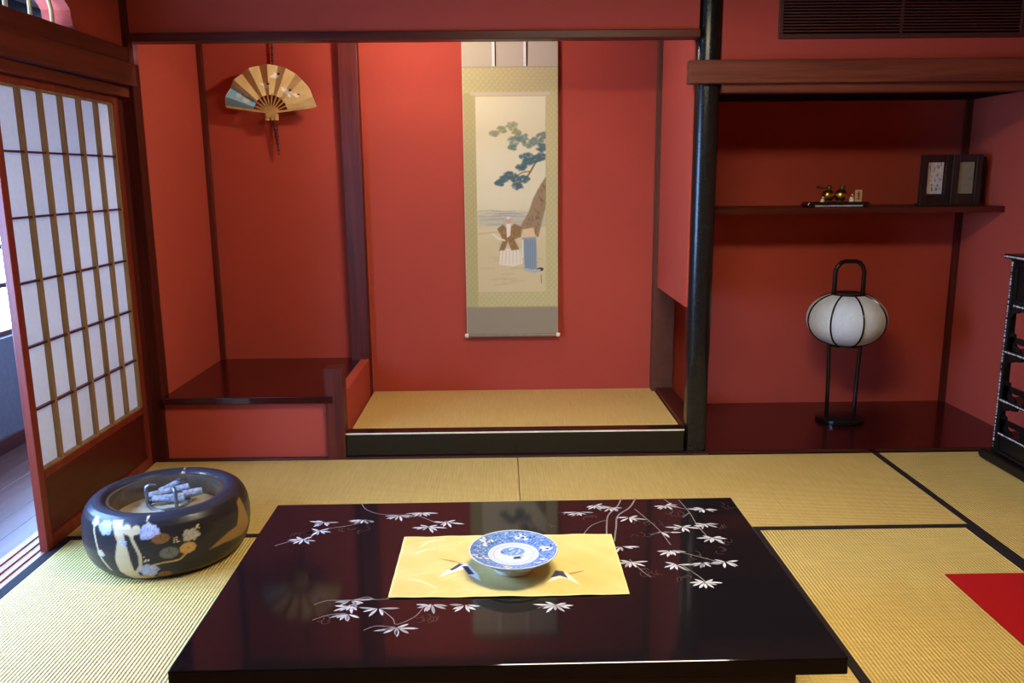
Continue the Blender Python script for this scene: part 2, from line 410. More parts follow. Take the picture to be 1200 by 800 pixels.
# ------------------------------------------------------------------ shoji
dr = tag(bpy.data.objects.new('door_1', None), 'sliding paper door with a fine lattice and a wooden lower panel', 'door', kind='structure'); COL.objects.link(dr)
Y0, Y1, ZB, ZT = 3.055, 4.055, .318, 1.785
XA, XB = -1.832, -1.80
MB().box(XA, XB, Y0, Y0 + .042, 0.0, 1.815).build('stile', 'shoji_frame_wood', dr, bevel=.003)
MB().box(XA, XB, Y1 - .042, Y1, 0.0, 1.815).build('stile', 'shoji_frame_wood', dr, bevel=.003)
MB().box(XA, XB, Y0 + .042, Y1 - .042, ZT, 1.815).build('top_rail', 'shoji_frame_wood', dr, bevel=.002)
MB().box(XA, XB, Y0 + .042, Y1 - .042, ZB - .03, ZB).build('middle_rail', 'shoji_frame_wood', dr, bevel=.002)
MB().box(XA, XB, Y0 + .042, Y1 - .042, 0.0, .05).build('bottom_rail', 'shoji_frame_wood', dr, bevel=.002)
MB().box(XA + .006, XB - .010, Y0 + .042, Y1 - .042, .05, ZB - .03).build('lower_panel', 'shoji_panel_wood', dr)
MB().box(-1.8255, -1.8245, Y0 + .042, Y1 - .042, ZB, ZT).build('paper', 'shoji_paper', dr)
ya, yb = Y0 + .042, Y1 - .042
for i in range(1, 6):
    y = ya + (yb - ya) * i / 6
    MB().box(-1.8245, -1.804, y - .0075, y + .0075, ZB, ZT).build('vertical_bar', 'lattice_wood', dr, bevel=.001)
for i in range(1, 6):
    z = ZB + (ZT - ZB) * i / 6
    MB().box(-1.8245, -1.808, ya, yb, z - .004, z + .004).build('crossbar', 'shoji_panel_wood', dr)
MB().box(-1.8245, -1.806, ya, ya + .007, ZB, ZT).box(-1.8245, -1.806, yb - .011, yb, ZB, ZT).box(-1.8245, -1.806, ya, yb, ZB, ZB + .009).box(-1.8245, -1.806, ya, yb, ZT - .010, ZT).build('lattice_edge', 'lattice_wood', dr)

# bamboo canes in the transom
k = 0
for y, t in ((3.19, .0), (3.26, .02), (3.29, -.01), (3.43, .02), (3.465, -.02), (3.60, .01)):
    top = 2.255 if y < 3.5 else 2.155
    o = MB().tube([(-1.835, y + t, 2.04), (-1.835 + t * .3, y + t * .3, 2.12), (-1.835, y - t * .5, top)], .0085, 8).build('bamboo_cane', 'bamboo', smooth=True)
    lab = ['bamboo cane at the left end of the transom, cut by the picture edge', 'bamboo cane in the transom, second from the left edge', 'bamboo cane in the transom, third from the left edge',
           'bamboo cane left of the close pair in the transom middle', 'bamboo cane right of the close pair in the transom middle', 'lone bamboo cane by the pink curved end of the transom'][k]
    tag(o, lab, 'bamboo', 'bamboo canes in the transom'); k += 1

# ------------------------------------------------------------------ beams and posts at the back
sbox('trim_7', (XL, .945, 4.09, 4.18, 2.066, 2.105), 'dark_wood_x', 'long dark lintel spanning the fan and scroll alcove', 'lintel', .004)
nb = MB().box(.895, XR, 4.08, 4.15, 1.857, 1.963)
struct(nb, 'trim_8', 'beam_wood_x', 'brown beam crossing the black pillar above the right recess', 'beam', .004)
sbox('trim_9', (1.065, XR, 4.12, 4.20, 1.816, 1.857), 'beam_wood_x', 'thin brown rail under the beam of the right recess', 'trim', .003)
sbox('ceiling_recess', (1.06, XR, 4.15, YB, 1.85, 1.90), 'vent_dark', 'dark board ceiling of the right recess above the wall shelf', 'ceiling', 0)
# black main pillar, cut flat at its foot
pb = MB(); n = 64; zs = [0, .2, .36, .42, .46, .49, .515, .53, .6, .9, 1.4, 1.9, CE]
px, py, r = 1.003, 4.183, .0625
vs = []
for z in zs:
    fz = .0535 if z < .30 else min(r, .0535 + .009 * ((z - .30) / .23) ** 1.3)
    for i in range(n):
        a = 2 * PI * i / n; x, y = r * math.cos(a), r * math.sin(a)
        if z < .53:   # squared foot: push out to a rounded square then cut
            t = max(0, 1 - (z / .53) ** 6)
            q = (abs(math.cos(a)) ** 6 + abs(math.sin(a)) ** 6) ** (-1 / 6) * .053
            sx_, sy_ = q * math.cos(a), q * math.sin(a)
            w = 1.0 if z < .36 else max(0, 1 - (z - .36) / .17)
            side = max(0, min(1, (math.sin(a) * -1 + .9)))
            x, y = x * (1 - w) + sx_ * w, y * (1 - w) + sy_ * w
        vs.append((px + x, py + y, z))
fs = [(j * n + i, j * n + (i + 1) % n, (j + 1) * n + (i + 1) % n, (j + 1) * n + i) for j in range(len(zs) - 1) for i in range(n)]
fs += [tuple(range(n - 1, -1, -1)), tuple((len(zs) - 1) * n + i for i in range(n))]
pb.add(vs, fs)
struct(pb, 'trim_10', 'pillar_lacquer', 'black lacquered round pillar with a squared foot', 'pillar', smooth=True, angle=30)
sbox('trim_11', (-.928, -.818, 4.955, YB, -.05, CE), 'dark_wood_z', 'flat dark wood post on the back wall between fan and scroll', 'post', .003)
sbox('trim_12', (.912, 1.04, 4.95, YB, 0, CE), 'bark_brown', 'brown corner post at the right of the scroll alcove', 'post', .003)
sbox('wall_partition', (.932, .985, 4.17, 4.95, .768, CE), 'red_plaster', 'red hanging side wall between scroll alcove and right recess, open below', 'wall', .002)
sbox('trim_13', (.937, 1.04, 4.20, 4.95, .0, .145), 'dark_wood_y', 'dark floor rail at the right edge of the alcove mat', 'rail', .003)
sbox('trim_14', (XL, XL + .03, YB - .03, YB, .34, CE), 'dark_wood_z', 'thin dark strip in the corner left of the fan', 'trim', .002)
sbox('trim_15', (XR - .034, XR, YB - .03, YB, .018, 1.85), 'dark_wood_z', 'thin dark strip in the corner right of the photo frame', 'trim', .002)
# alcove floor frame, mat platform
sbox('trim_16', (-.826, .935, 4.12, 4.212, .012, .134), 'black_lacquer', 'black lacquered front beam of the scroll alcove floor', 'beam', .005)
fbm = bpy.data.objects['trim_16']
MB().box(-.826, .935, 4.1175, 4.123, .1285, .1355).build('edge_highlight', 'ivory', fbm)['label'] = 'pale strip imitating a highlight along the upper edge'  # added pale strip, its colour stands in for the lamp highlight on the bevel
sbox('floor_alcove', (-.82, .937, 4.21, YB, -.05, .088), 'dark_ledge', 'dark platform under the mat of the scroll alcove', 'platform', 0)
sbox('trim_17', (XL, 1.06, 4.104, 4.14, -.05, .010), 'dark_ledge', 'thin brown floor strip between the mats and the alcove', 'trim', .002)
# raised step on the left
sbox('trim_18', (XL, -.875, 4.095, YB, .303, .341), 'red_lacquer', 'dark red lacquered top board of the raised step under the fan', 'board', .004)
sbox('wall_step', (XL, -.915, 4.13, 4.17, -.01, .303), 'red_plaster', 'red front face of the raised step on the left', 'wall', 0)
sbox('wall_step_side', (-.875, -.823, 4.19, 4.96, 0, .345), 'red_plaster', 'low red side wall between raised step and alcove mat', 'wall', .003)
sp = MB().prism([(-.916, 0), (-.822, 0), (-.822, .478), (-.828, .484), (-.910, .484), (-.916, .478)], 1, 4.10, 4.195)
struct(sp, 'trim_19', 'dark_wood_z', 'short brown post at the right end of the raised step', 'post', .003)
# right recess floor
sbox('floor_recess', (1.05, XR, 4.115, YB, -.05, .018), 'red_lacquer', 'dark red lacquered floor board of the right recess under the lantern', 'floor board', .003)
sh = MB().box(1.055, XR, 4.585, YB, 1.214, 1.246)
tag(sh.build('wall_shelf', 'dark_wood_x', bevel=.003), 'dark wooden shelf along the back of the right recess', 'shelf')

# ------------------------------------------------------------------ tatami mats
def mat(L, W, cx, cy, rz, label, borders=(1, -1), T=.05, top=0.0, group='straw mats on the room floor', bw=.031, m='tatami_rush'):
    t = thing('tatami_mat', label, 'straw mat', (cx, cy, top - T), rz, group)
    g = .0015
    MB().box(-L / 2 + g, L / 2 - g, -W / 2 + g, W / 2 - g, 0, T).build('rush_cover', m, t, bevel=.003)
    for s in borders:
        y0, y1 = sorted((s * (W / 2 - bw), s * (W / 2 - g * .5)))
        MB().box(-L / 2 + g, L / 2 - g, y0, y1, T - .02, T + .0012).build('border', 'border_cloth', t, bevel=.001)
    return t
XS = -1.812
def span(x0, x1, y0, y1, long, *a, **k):
    cx, cy = (x0 + x1) / 2, (y0 + y1) / 2
    if long == 'x': return mat(x1 - x0, y1 - y0, cx, cy, 0, *a, **k)
    return mat(y1 - y0, x1 - x0, cx, cy, PI / 2, *a, **k)
span(XS, .067, 3.168, 4.104, 'x', 'straw mat before the raised step, left of the seam behind the table', (-1,))
span(.067, 1.92, 3.168, 4.104, 'x', 'straw mat before the black pillar, right of the seam behind the table', (-1,))
span(1.92, XR, 2.22, 4.104, 'y', 'straw mat under the black display stand', (1,))
span(1.012, 1.92, 1.25, 3.168, 'y', 'straw mat right of the table, under the red felt', (1, -1))
span(-.80, 1.012, 2.26, 3.168, 'x', 'straw mat under the far half of the table', ())
span(-.80, 1.012, 1.35, 2.26, 'x', 'straw mat under the near edge of the table', ())
span(XS, -.80, 1.25, 3.168, 'y', 'ribbed straw mat left of the table, before the brazier', (1,), bw=.045)
span(1.92, XR, .33, 2.22, 'y', 'straw mat in the near right corner', (1,))
mat(1.745, .812, .06, 4.619, 0, 'straw mat on the raised alcove floor under the scroll', (), .036, .124, None, m='alcove_rush')

# ------------------------------------------------------------------ red felt
rf = MB(); 
u, v, P, F = grid(30, 40, lambda u, v: (1.589 + u * .9, .9 + v * 1.857, .0050 + .0006 * np.sin(u * 9 + v * 13)))
rf.add(P, F); rf.box(1.589, 2.489, .9, 2.757, .0014, .0045)
tag(rf.build('felt_rug', 'red_felt', smooth=True), 'bright red felt rug lying on the mats in the right corner', 'rug')

# ------------------------------------------------------------------ LOW TABLE
TC = (.004, 2.172, 0.0); TR = math.radians(.45); TZ = .35
tb = thing('low_table', 'low black lacquered table with pale leaf inlay in the middle of the room', 'table', TC, TR)
L2, D2 = .770, .4815
MB().box(-L2, L2, -D2, D2, TZ - .042, TZ).build('tabletop', 'table_lacquer', tb, bevel=.003)
ap = MB()
ap.box(-L2 + .09, L2 - .10, -D2 + .045, -D2 + .07, TZ - .11, TZ - .042); ap.box(-L2 + .09, L2 - .10, D2 - .07, D2 - .045, TZ - .11, TZ - .042)
ap.box(-L2 + .09, -L2 + .115, -D2 + .07, D2 - .07, TZ - .11, TZ - .042); ap.box(L2 - .125, L2 - .10, -D2 + .07, D2 - .07, TZ - .11, TZ - .042)
ap.build('apron', 'table_lacquer', tb, bevel=.003)
for sx in (-1, 1):
    for sy in (-1, 1):
        x, y = sx * (L2 - .14), sy * (D2 - .095)
        MB().prism([(x - .04, y - .04), (x + .04, y - .04), (x + .04, y + .04), (x - .04, y + .04)], 2, 0, TZ - .05).build('leg', 'table_lacquer', tb, bevel=.006)
Rt = Matrix.Rotation(-TR, 2)
def tl(p):  # room -> table plane
    q = Rt @ Vector((p[0] - TC[0], p[1] - TC[1])); return (q.x, q.y)
def leafpoly(mb, x, y, ang, L, w, z, m):
    d = Vector((math.cos(ang), math.sin(ang))); nrm = Vector((-d.y, d.x)); p0 = Vector((x, y))
    bend = random.uniform(-.12, .12) * L
    pts = []
    for t, ww in ((0, .15), (.25, .7), (.5, 1), (.75, .8), (1, .02)):
        pts.append((t, ww))
    up = [p0 + d * (L * t) + nrm * (w * ww + bend * t * t) for t, ww in pts]
    dn_ = [p0 + d * (L * t) + nrm * (-w * ww + bend * t * t) for t, ww in pts[::-1]]
    mb.add([(q.x, q.y, z) for q in up + dn_], [tuple(range(len(up) + len(dn_)))], m)
inl = MB(); zt = TZ + .0004
for i, p in enumerate(LEAVES):
    x, y = tl(p)
    tilt = random.uniform(-.10, .25)
    for a, L in ((-176, .046), (-150, .036), (-122, .040), (-97, .036), (-70, .042), (-40, .036), (-8, .048)):
        if random.random() < .10: continue
        leafpoly(inl, x + math.cos(math.radians(a)) * .006, y + random.uniform(-.004, .004), math.radians(a) + tilt * .6 + random.uniform(-.2, .2),
                 L * random.uniform(.7, 1.15), .0044, zt, 3 if random.random() < .35 else 0)
    for a in (28, 150):
        if random.random() < .45: leafpoly(inl, x, y, math.radians(a) + random.uniform(-.2, .2), .032, .0042, zt, 0)
def ribbon(mb, pts, w, z, m):
    pts = [Vector(tl(p)) for p in pts]
    # smooth (Catmull-Rom)
    out = []
    Q = [pts[0]] + pts + [pts[-1]]
    for i in range(1, len(Q) - 2):
        for t in np.linspace(0, 1, 7)[:-1]:
            a, b, c, d = Q[i - 1], Q[i], Q[i + 1], Q[i + 2]
            out.append(.5 * ((2 * b) + (c - a) * t + (2 * a - 5 * b + 4 * c - d) * t * t + (3 * b - a - 3 * c + d) * t ** 3))
    out.append(pts[-1])
    for p, q in zip(out[:-1], out[1:]):
        d = (q - p)
        if d.length < 1e-6: continue
        d.normalize(); nn = Vector((-d.y, d.x)) * w
        mb.add([(*(p + nn), z), (*(q + nn), z), (*(q - nn), z), (*(p - nn), z)], [(0, 1, 2, 3)], m)
for i, b in enumerate(BRANCHES):
    ribbon(inl, b, .0026 if i < 2 else .0014, TZ + .0003, 1)
for p in GHOST:
    for kq in range(3):
        a0 = random.uniform(0, 6.28); q = []
        for t in np.linspace(0, 1, 5): q.append((p[0] + .022 * t * math.cos(a0 + t * 2.2) + kq * .012, p[1] + .03 * t * math.sin(a0 + t * 2.2)))
        ribbon(inl, q, .0012, TZ + .0002, 2)
inl.build('leaf_inlay', ['shell_inlay', 'shell_dim', 'ghost_lacquer', 'shell_grey'], tb)['label'] = 'pale shell leaf inlay'

# ------------------------------------------------------------------ table runner
CX0, CX1, CY0, CY1 = -.310, .324, 1.998, 2.370
Zc = TZ + .0038
nx, ny = 260, 170
u, v, P, F = grid(nx, ny, lambda u, v: (CX0 + u * (CX1 - CX0) + .006 * (v - .5) * (u - .5) * 0, CY0 + v * (CY1 - CY0) + .004 * np.sin(u * 3.1) * (v - .5), Zc + .0011 * np.sin(u * 17 + v * 6) * np.sin(v * 11 + u * 3) + .0006 * np.sin(u * 40 + v * 31)))
X = np.array([p[0] for p in P]); Y = np.array([p[1] for p in P])
cv = Canvas(X, Y, lin(206, 186, 112))
mm = np.sin(X * 31 + 1) * np.sin(Y * 43 + X * 17) * .5 + .5
cv.blend(mm * .5, lin(218, 202, 140))
for kx in range(26):
    x0 = CX0 + rng.random() * .25; y0 = CY0 + rng.random() * .37
    cv.line([(x0, y0), (x0 + .02, y0 + .012), (x0 + .045, y0 + .018)], .0012, lin(236, 222, 160), .002, .6)
cv.line([(-.255, 2.30), (-.235, 2.33), (-.21, 2.345), (-.19, 2.352)], .0035, lin(240, 232, 190), .004, .7)
cv.line([(-.26, 2.26), (-.235, 2.28), (-.21, 2.285)], .003, lin(240, 232, 190), .004, .7)
cv.line([(-.265, 2.10), (-.23, 2.085), (-.19, 2.05)], .003, lin(238, 226, 170), .004, .6)
WHT = lin(240, 238, 236); NVY = lin(52, 52, 78)
for kk in ('wing1', 'body1', 'wing2'): cv.poly(CRANES[kk], WHT, .003)
for kk in ('tip1', 'tip1b', 'tip2'): cv.poly(CRANES[kk], NVY, .003)
for kk in ('neck1', 'leg2'): cv.poly(CRANES[kk], lin(150, 96, 56), .002, .8)
edge = np.minimum(np.minimum(X - CX0, CX1 - X), np.minimum(Y - CY0, CY1 - Y))
cv.blend(np.clip((.006 - edge) / .003, 0, 1) * .6, lin(240, 222, 150))
rn = MB().add(P, F); rn.col = cv.c
ro = rn.build('table_runner', 'gold_silk', smooth=True)
ro.modifiers.new('Solidify', 'SOLIDIFY').thickness = .0016
tag(ro, 'golden yellow silk cloth with two flying cranes spread on the table', 'cloth')

# ------------------------------------------------------------------ porcelain plate
PC = (.021, 2.152, TZ + .0050)
pl = thing('porcelain_plate', 'blue and white porcelain plate on the yellow cloth', 'plate', PC)
prof = [(.0005, .012), (.050, .012), (.054, .0125), (.064, .0165), (.078, .0245), (.094, .0355), (.109, .0465), (.119, .0535), (.1235, .0562), (.1248, .0575), (.1240, .0588), (.1215, .0585),
        (.112, .0552), (.100, .0515), (.088, .0478), (.078, .0450), (.071, .0433), (.065, .0425), (.040, .0420), (.0005, .0420)]
# resample the profile finely
pp = np.array(prof); seg = np.r_[0, np.cumsum(np.hypot(*np.diff(pp, axis=0).T))]
tt = np.linspace(0, seg[-1], 190); fine = np.stack([np.interp(tt, seg, pp[:, 0]), np.interp(tt, seg, pp[:, 1])], 1)
nseg = 260
pm = MB().lathe([tuple(q) for q in fine], (0, 0, 0), nseg)
V = np.array(pm.v); R_ = np.hypot(V[:, 0], V[:, 1]); TH = np.arctan2(V[:, 1], V[:, 0])
top = np.tile(np.arange(190) >= int(np.argmax(fine[:, 0])), nseg)
cv = Canvas(V[:, 0], V[:, 1], lin(190, 202, 216))
BL = lin(62, 104, 184); DB = lin(34, 58, 116); LB = lin(128, 162, 212)
# rim band
band = np.clip((R_ - .0715) / .002, 0, 1) * np.clip((.1195 - R_) / .002, 0, 1)
cv.blend(band * .95, lin(92, 130, 196))
for q in range(1100):  # scrolling foliage over the band
    a = rng.random() * 2 * PI; rr = .075 + rng.random() * .043
    c = [LB, lin(178, 200, 226), BL, DB, lin(70, 108, 180)][int(rng.integers(0, 5))]
    cv.disc(rr * math.cos(a), rr * math.sin(a), .0015 + rng.random() * .0014, .0013 + rng.random() * .0012, c, .6, .8)
for a0 in (72, 140, 10, 198, 262, 322):  # white reserves with dark flowers
    a = math.radians(a0); cx, cy = .097 * math.cos(a), .097 * math.sin(a)
    for q in range(7):
        dx, dy = rng.normal(0, .0075, 2); cv.disc(cx + dx, cy + dy, .0075, .006, lin(196, 208, 222), .3)
    for q in range(13):
        dx, dy = rng.normal(0, .008, 2); cv.disc(cx + dx, cy + dy, .0032, .0026, DB if q % 3 else BL, .4, .9)
cv.blend(np.clip((.0013 - np.abs(R_ - .1190)) / .0008, 0, 1), DB)
cv.blend(np.clip((.0010 - np.abs(R_ - .0720)) / .0008, 0, 1), BL)
cv.blend(np.clip((.0008 - np.abs(R_ - .0640)) / .0008, 0, 1), lin(120, 140, 170))
cv.blend(np.clip((.0010 - np.abs(R_ - .0560)) / .0008, 0, 1), lin(96, 116, 150))
cv.disc(-.002, .016, .034, .026, lin(104, 146, 206), .12)
for q in range(60):
    a = rng.random() * 2 * PI; rr = math.sqrt(rng.random())
    cv.disc(-.002 + .032 * rr * math.cos(a), .016 + .024 * rr * math.sin(a), .0024, .0018, [LB, WHT, BL][q % 3], .5, .8)
cv.poly([(.000, -.018), (.018, -.013), (.022, -.029), (.000, -.032)], lin(54, 70, 66), .004)
cv.poly([(.022, -.006), (.028, -.018), (.018, -.012)], lin(74, 100, 130), .004)
cv.poly([(-.036, .012), (-.028, .022), (-.030, .004)], lin(60, 80, 96), .004)
col = cv.c; col[~top] = lin(200, 216, 238)
ring = (~top) & (V[:, 2] > .014) & (np.abs(R_ - .100) < .002); col[ring] = BL
pm.col = col
pm.build('dish', 'glazed_porcelain', pl, smooth=True, angle=80)
MB().lathe([(.0530, 0), (.0550, .001), (.0560, .0135), (.0510, .0135), (.0500, .001)], n=64, close=True).build('foot_ring', 'white_plastic', pl, smooth=True)

# ------------------------------------------------------------------ HIBACHI
HC = (-1.318, 3.060, 0.0014)
hb = thing('brazier', 'round black lacquered brazier with gold flowering branches', 'brazier', HC)
prof = [(.0005, 0), (.235, 0), (.250, .003), (.262, .011), (.280, .030), (.293, .055), (.301, .085), (.305, .12), (.3045, .155), (.300, .19), (.291, .216), (.278, .235), (.262, .247), (.245, .252), (.232, .251), (.222, .246), (.214, .236)]
pp = np.array(prof); seg = np.r_[0, np.cumsum(np.hypot(*np.diff(pp, axis=0).T))]
NP_, NS = 150, 400
tt = np.linspace(0, seg[-1], NP_); fine = np.stack([np.interp(tt, seg, pp[:, 0]), np.interp(tt, seg, pp[:, 1])], 1)
hm = MB().lathe([tuple(q) for q in fine], (0, 0, 0), NS, cap=False)
V = np.array(hm.v); TH = np.degrees(np.arctan2(V[:, 1], V[:, 0])) 
A = TH * .3 * PI / 180          # arc length around the belly
Z = V[:, 2]
cv = Canvas(A, Z, lin(38, 34, 36))
st = np.sin(Z * 420 + np.sin(TH * .2) * 3) * .5 + .5
cv.blend(st * .25, lin(54, 47, 47))
cv.blend(np.clip((Z - .228) / .012, 0, 1) * .6, lin(46, 48, 62))
GLD = lin(190, 148, 84); GL2 = lin(190, 168, 126); SIL = lin(172, 178, 204); BRN = lin(128, 86, 48)
d2 = lambda a: a * .3 * PI / 180
def P2(l): return [(d2(a), z) for a, z in l]
def blossom(a, z, r, c, n=7):
    m = max(9, int(n * 2.2))
    for q in range(m):
        t = q * 2.4; rr = r * .92 * math.sqrt((q + .5) / m)
        cx, cy = d2(a) + rr * math.cos(t), z + rr * .8 * math.sin(t)
        k = .82 + .3 * rng.random(); w = r * (.24 + .12 * rng.random())
        cv.disc(cx, cy, w, w * .85, tuple(min(1, x * k) for x in c), .5, .92)
        cv.disc(cx + w * .1, cy - w * .1, w * .35, w * .3, lin(92, 96, 120), .6, .7)
def leafy(a, z, rx, ry, c):
    for q in range(9):
        t = q * 2 * PI / 9
        cv.disc(d2(a) + rx * .62 * math.cos(t), z + ry * .62 * math.sin(t), rx * .42, ry * .42, c, .3, .9)
    cv.disc(d2(a), z, rx * .7, ry * .7, c, .3)
    for q in range(5):
        t = q * 2 * PI / 5 + .3
        cv.line([(d2(a), z), (d2(a) + rx * .8 * math.cos(t), z + ry * .8 * math.sin(t))], .0009, tuple(x * .45 for x in c), .001, .8)
def motif(o):
    cv.poly(P2([(o - 108, .238), (o - 100, .240), (o - 97, .19), (o - 94.5, .13), (o - 93, .06), (o - 88, .012), (o - 97, .010), (o - 104, .05), (o - 105, .10), (o - 102, .17)]), GL2, .004)
    cv.line(P2([(o - 92, .200), (o - 91.5, .18), (o - 89, .15), (o - 87, .12), (o - 87.5, .08), (o - 92, .045)]), .0055, GL2, .003)
    cv.disc(d2(o - 95.5), .213, .017, .016, GL2, .12); cv.disc(d2(o - 89), .211, .016, .015, GL2, .12)
    cv.poly(P2([(o - 97.5, .207), (o - 87, .207), (o - 92, .186)]), GL2, .004)
    blossom(o - 80.5, .204, .031, SIL, 10); blossom(o - 76, .196, .016, SIL); blossom(o - 113, .213, .028, SIL, 9); blossom(o - 83, .056, .032, SIL, 11); blossom(o - 53.5, .168, .028, lin(188, 178, 160)); blossom(o - 97.5, .168, .013, SIL, 5)
    blossom(o - 124.5, .222, .018, lin(196, 182, 160)); blossom(o - 117, .115, .016, lin(190, 178, 160))
    cv.line(P2([(o - 125, .215), (o - 121, .16), (o - 118, .10), (o - 112, .05)]), .004, GL2, .003)
    leafy(o - 73, .176, .030, .018, BRN)
    leafy(o - 68.5, .119, .032, .022, lin(104, 102, 94)); leafy(o - 56.5, .124, .028, .021, GLD)
    cv.line(P2([(o - 80, .078), (o - 73, .083), (o - 66, .083), (o - 62, .086), (o - 57, .108)]), .0030, GLD, .002)
    cv.poly(P2([(o - 92, .032), (o - 84, .030), (o - 79, .016), (o - 90, .008)]), GLD, .004); leafy(o - 73, .030, .026, .014, BRN)
    for ca, cz in ((-63, .160), (-48.7, .196), (-83, .103), (-80.5, .238)):
        for q in range(9):
            dx, dy = rng.normal(0, .007, 2); cv.disc(d2(o + ca) + dx, cz + dy, .0026, .0024, lin(214, 190, 150), .5)
    cv.poly(P2([(o - 42, .092), (o - 33, .116), (o - 26, .128), (o - 16, .134), (o - 12, .18), (o - 10, .215), (o - 4, .222), (o - 2, .17), (o + 4, .10), (o - 6, .080), (o - 20, .088), (o - 30, .094)]), lin(150, 116, 66), .006, .85)
motif(0); motif(175)
hm.col = cv.c
hm.build('bowl', 'lacquer_painting', hb, smooth=True, angle=60)
MB().lathe([(.214, .237), (.209, .232), (.206, .215), (.205, .150), (.199, .150), (.200, .214), (.203, .236)], n=96, close=True).build('liner', 'copper_liner', hb, smooth=True)
am = MB(); prof = [(.0005, .176), (.05, .174), (.10, .168), (.15, .163), (.2045, .160), (.2045, .150), (.0005, .150)]
am.lathe(prof, n=72)
am.v = [(x, y, z + (.004 * math.sin(x * 60) * math.sin(y * 47 + 1) if z > .151 and math.hypot(x, y) < .2 else 0)) for x, y, z in am.v]
ao = am.build('ash_bed', 'ash', off=(0, 0, 0), smooth=True); ao.location = (HC[0], HC[1], .0005)
tag(ao, 'pale bed of ash filling the brazier', 'ash', kind='stuff')
# iron trivet with three hooked legs and a ring
tv = thing('trivet', 'grey iron trivet with three hooked legs standing in the ash', 'trivet', (HC[0] - .012, HC[1] + .05, .172))
MB().tube([(.076 * math.cos(a), .076 * math.sin(a), .006) for a in np.linspace(0, 2 * PI, 37)[:-1]], .006, 8, closed=True).build('ring', 'iron_grey', tv, smooth=True)
for a0 in (195, 60, -50):
    a = math.radians(a0); ca, sa = math.cos(a), math.sin(a)
    def pt(r, z): return (r * ca, r * sa, z)
    MB().tube([pt(.076, -.012), pt(.080, .02), pt(.082, .062), pt(.080, .078), pt(.068, .084), pt(.044, .083)], [.009, .008, .0075, .008, .0085, .006], 8).build('hooked_leg', 'iron_grey', tv, smooth=True)
# charcoal lying inside
def stick(name, label, p0, p1, r, m):
    p0 = Vector(p0); p1 = Vector(p1); N = 9; d = (p1 - p0)
    pts = [p0 + d * t for t in np.linspace(0, 1, N)]
    mb = MB().tube(pts, [r * (1 + random.uniform(-.08, .08)) for _ in pts], 9)
    c = p0.copy(); 
    o = mb.build(name, m, off=tuple(c), smooth=True, angle=35); o.location = c
    return tag(o, label, 'charcoal', 'charcoal in the brazier')
bx, by = HC[0], HC[1]
stick('charcoal_stick', 'long grey charcoal stick lying lowest in the brazier', (bx - .068, by + .030, .2005), (bx + .050, by + .046, .2015), .015, 'charcoal')
stick('charcoal_stick', 'ash-grey charcoal stick slanting across the middle of the brazier', (bx - .098, by + .064, .2005), (bx + .050, by + .098, .226), .014, 'charcoal')
stick('charcoal_stick', 'upper charcoal stick leaning behind the others in the brazier', (bx - .072, by + .106, .2025), (bx + .004, by + .134, .234), .013, 'charcoal')
stick('charcoal_stick', 'stubby charcoal piece at the right of the brazier trivet', (bx + .036, by + .066, .2035), (bx + .104, by + .092, .209), .0155, 'charcoal')

# ------------------------------------------------------------------ HANGING SCROLL
SX, SY = .056, 4.985
sr = thing('hanging_scroll', 'tall hanging scroll painted with a pine and two figures', 'scroll', (SX, SY, .48))
# picture pixels of the original layout: x 541..656, y 40..393 over the scroll surface
WS, HS = .558, 1.775                       # width, height of the cloth
def s2(x, y):   # layout units -> local metres
    return ((x - 598.5) / 112.5 * WS, (391 - y) / (391 - 48) * (1.716))
def ysurf(zl): return .030 - .0 + .004 * np.sin(zl * 3.) - .030 * (1 - zl / 1.8)
nx, ny = 90, 300
u, v, P, F = grid(nx, ny, lambda u, v: ((u - .5) * WS, ysurf(v * HS), v * HS))
LX = 598.5 + (u - .5) * 112.5; LY = 391 - v * HS / 1.716 * 343
cv = Canvas(LX, LY, lin(194, 186, 130))
wv = (np.sin(LX * 2.1) * np.sin(LY * 2.3) * .5 + .5)
wv2 = np.clip(np.sin(LX * .95) * np.sin(LY * .9) * 1.6, 0, 1)
cv.blend(wv * .2, lin(170, 160, 104)); cv.blend(wv2 * .4, lin(214, 206, 156))
cv.blend((LX < 556.5) * (LY > 106) * .35, lin(150, 140, 84))
cv.blend((LY < 76) * 1., lin(196, 188, 164)); cv.blend((LY > 357) * 1., lin(152, 142, 118))
cv.blend(((LY > 357) | (LY < 76)) * wv * .15, lin(128, 118, 96))
cv.blend((np.abs(LY - 106.5) < 1.6) * ((LX > 552) & (LX < 645)) * .8, lin(206, 192, 168))
cv.blend((np.abs(LY - 76) < .6) * .6, lin(150, 140, 104))
cv.blend((np.abs(LY - 357) < .6) * .5, lin(130, 120, 90))
cv.blend(np.clip(1.2 - np.minimum(LX - 542.3, 654.7 - LX), 0, 1) * .5, lin(222, 212, 176))
sm = MB().add(P, F); sm.col = cv.c
so = sm.build('mounting', 'painted_silk', sr, smooth=True); so.modifiers.new('Solidify', 'SOLIDIFY').thickness = .0015
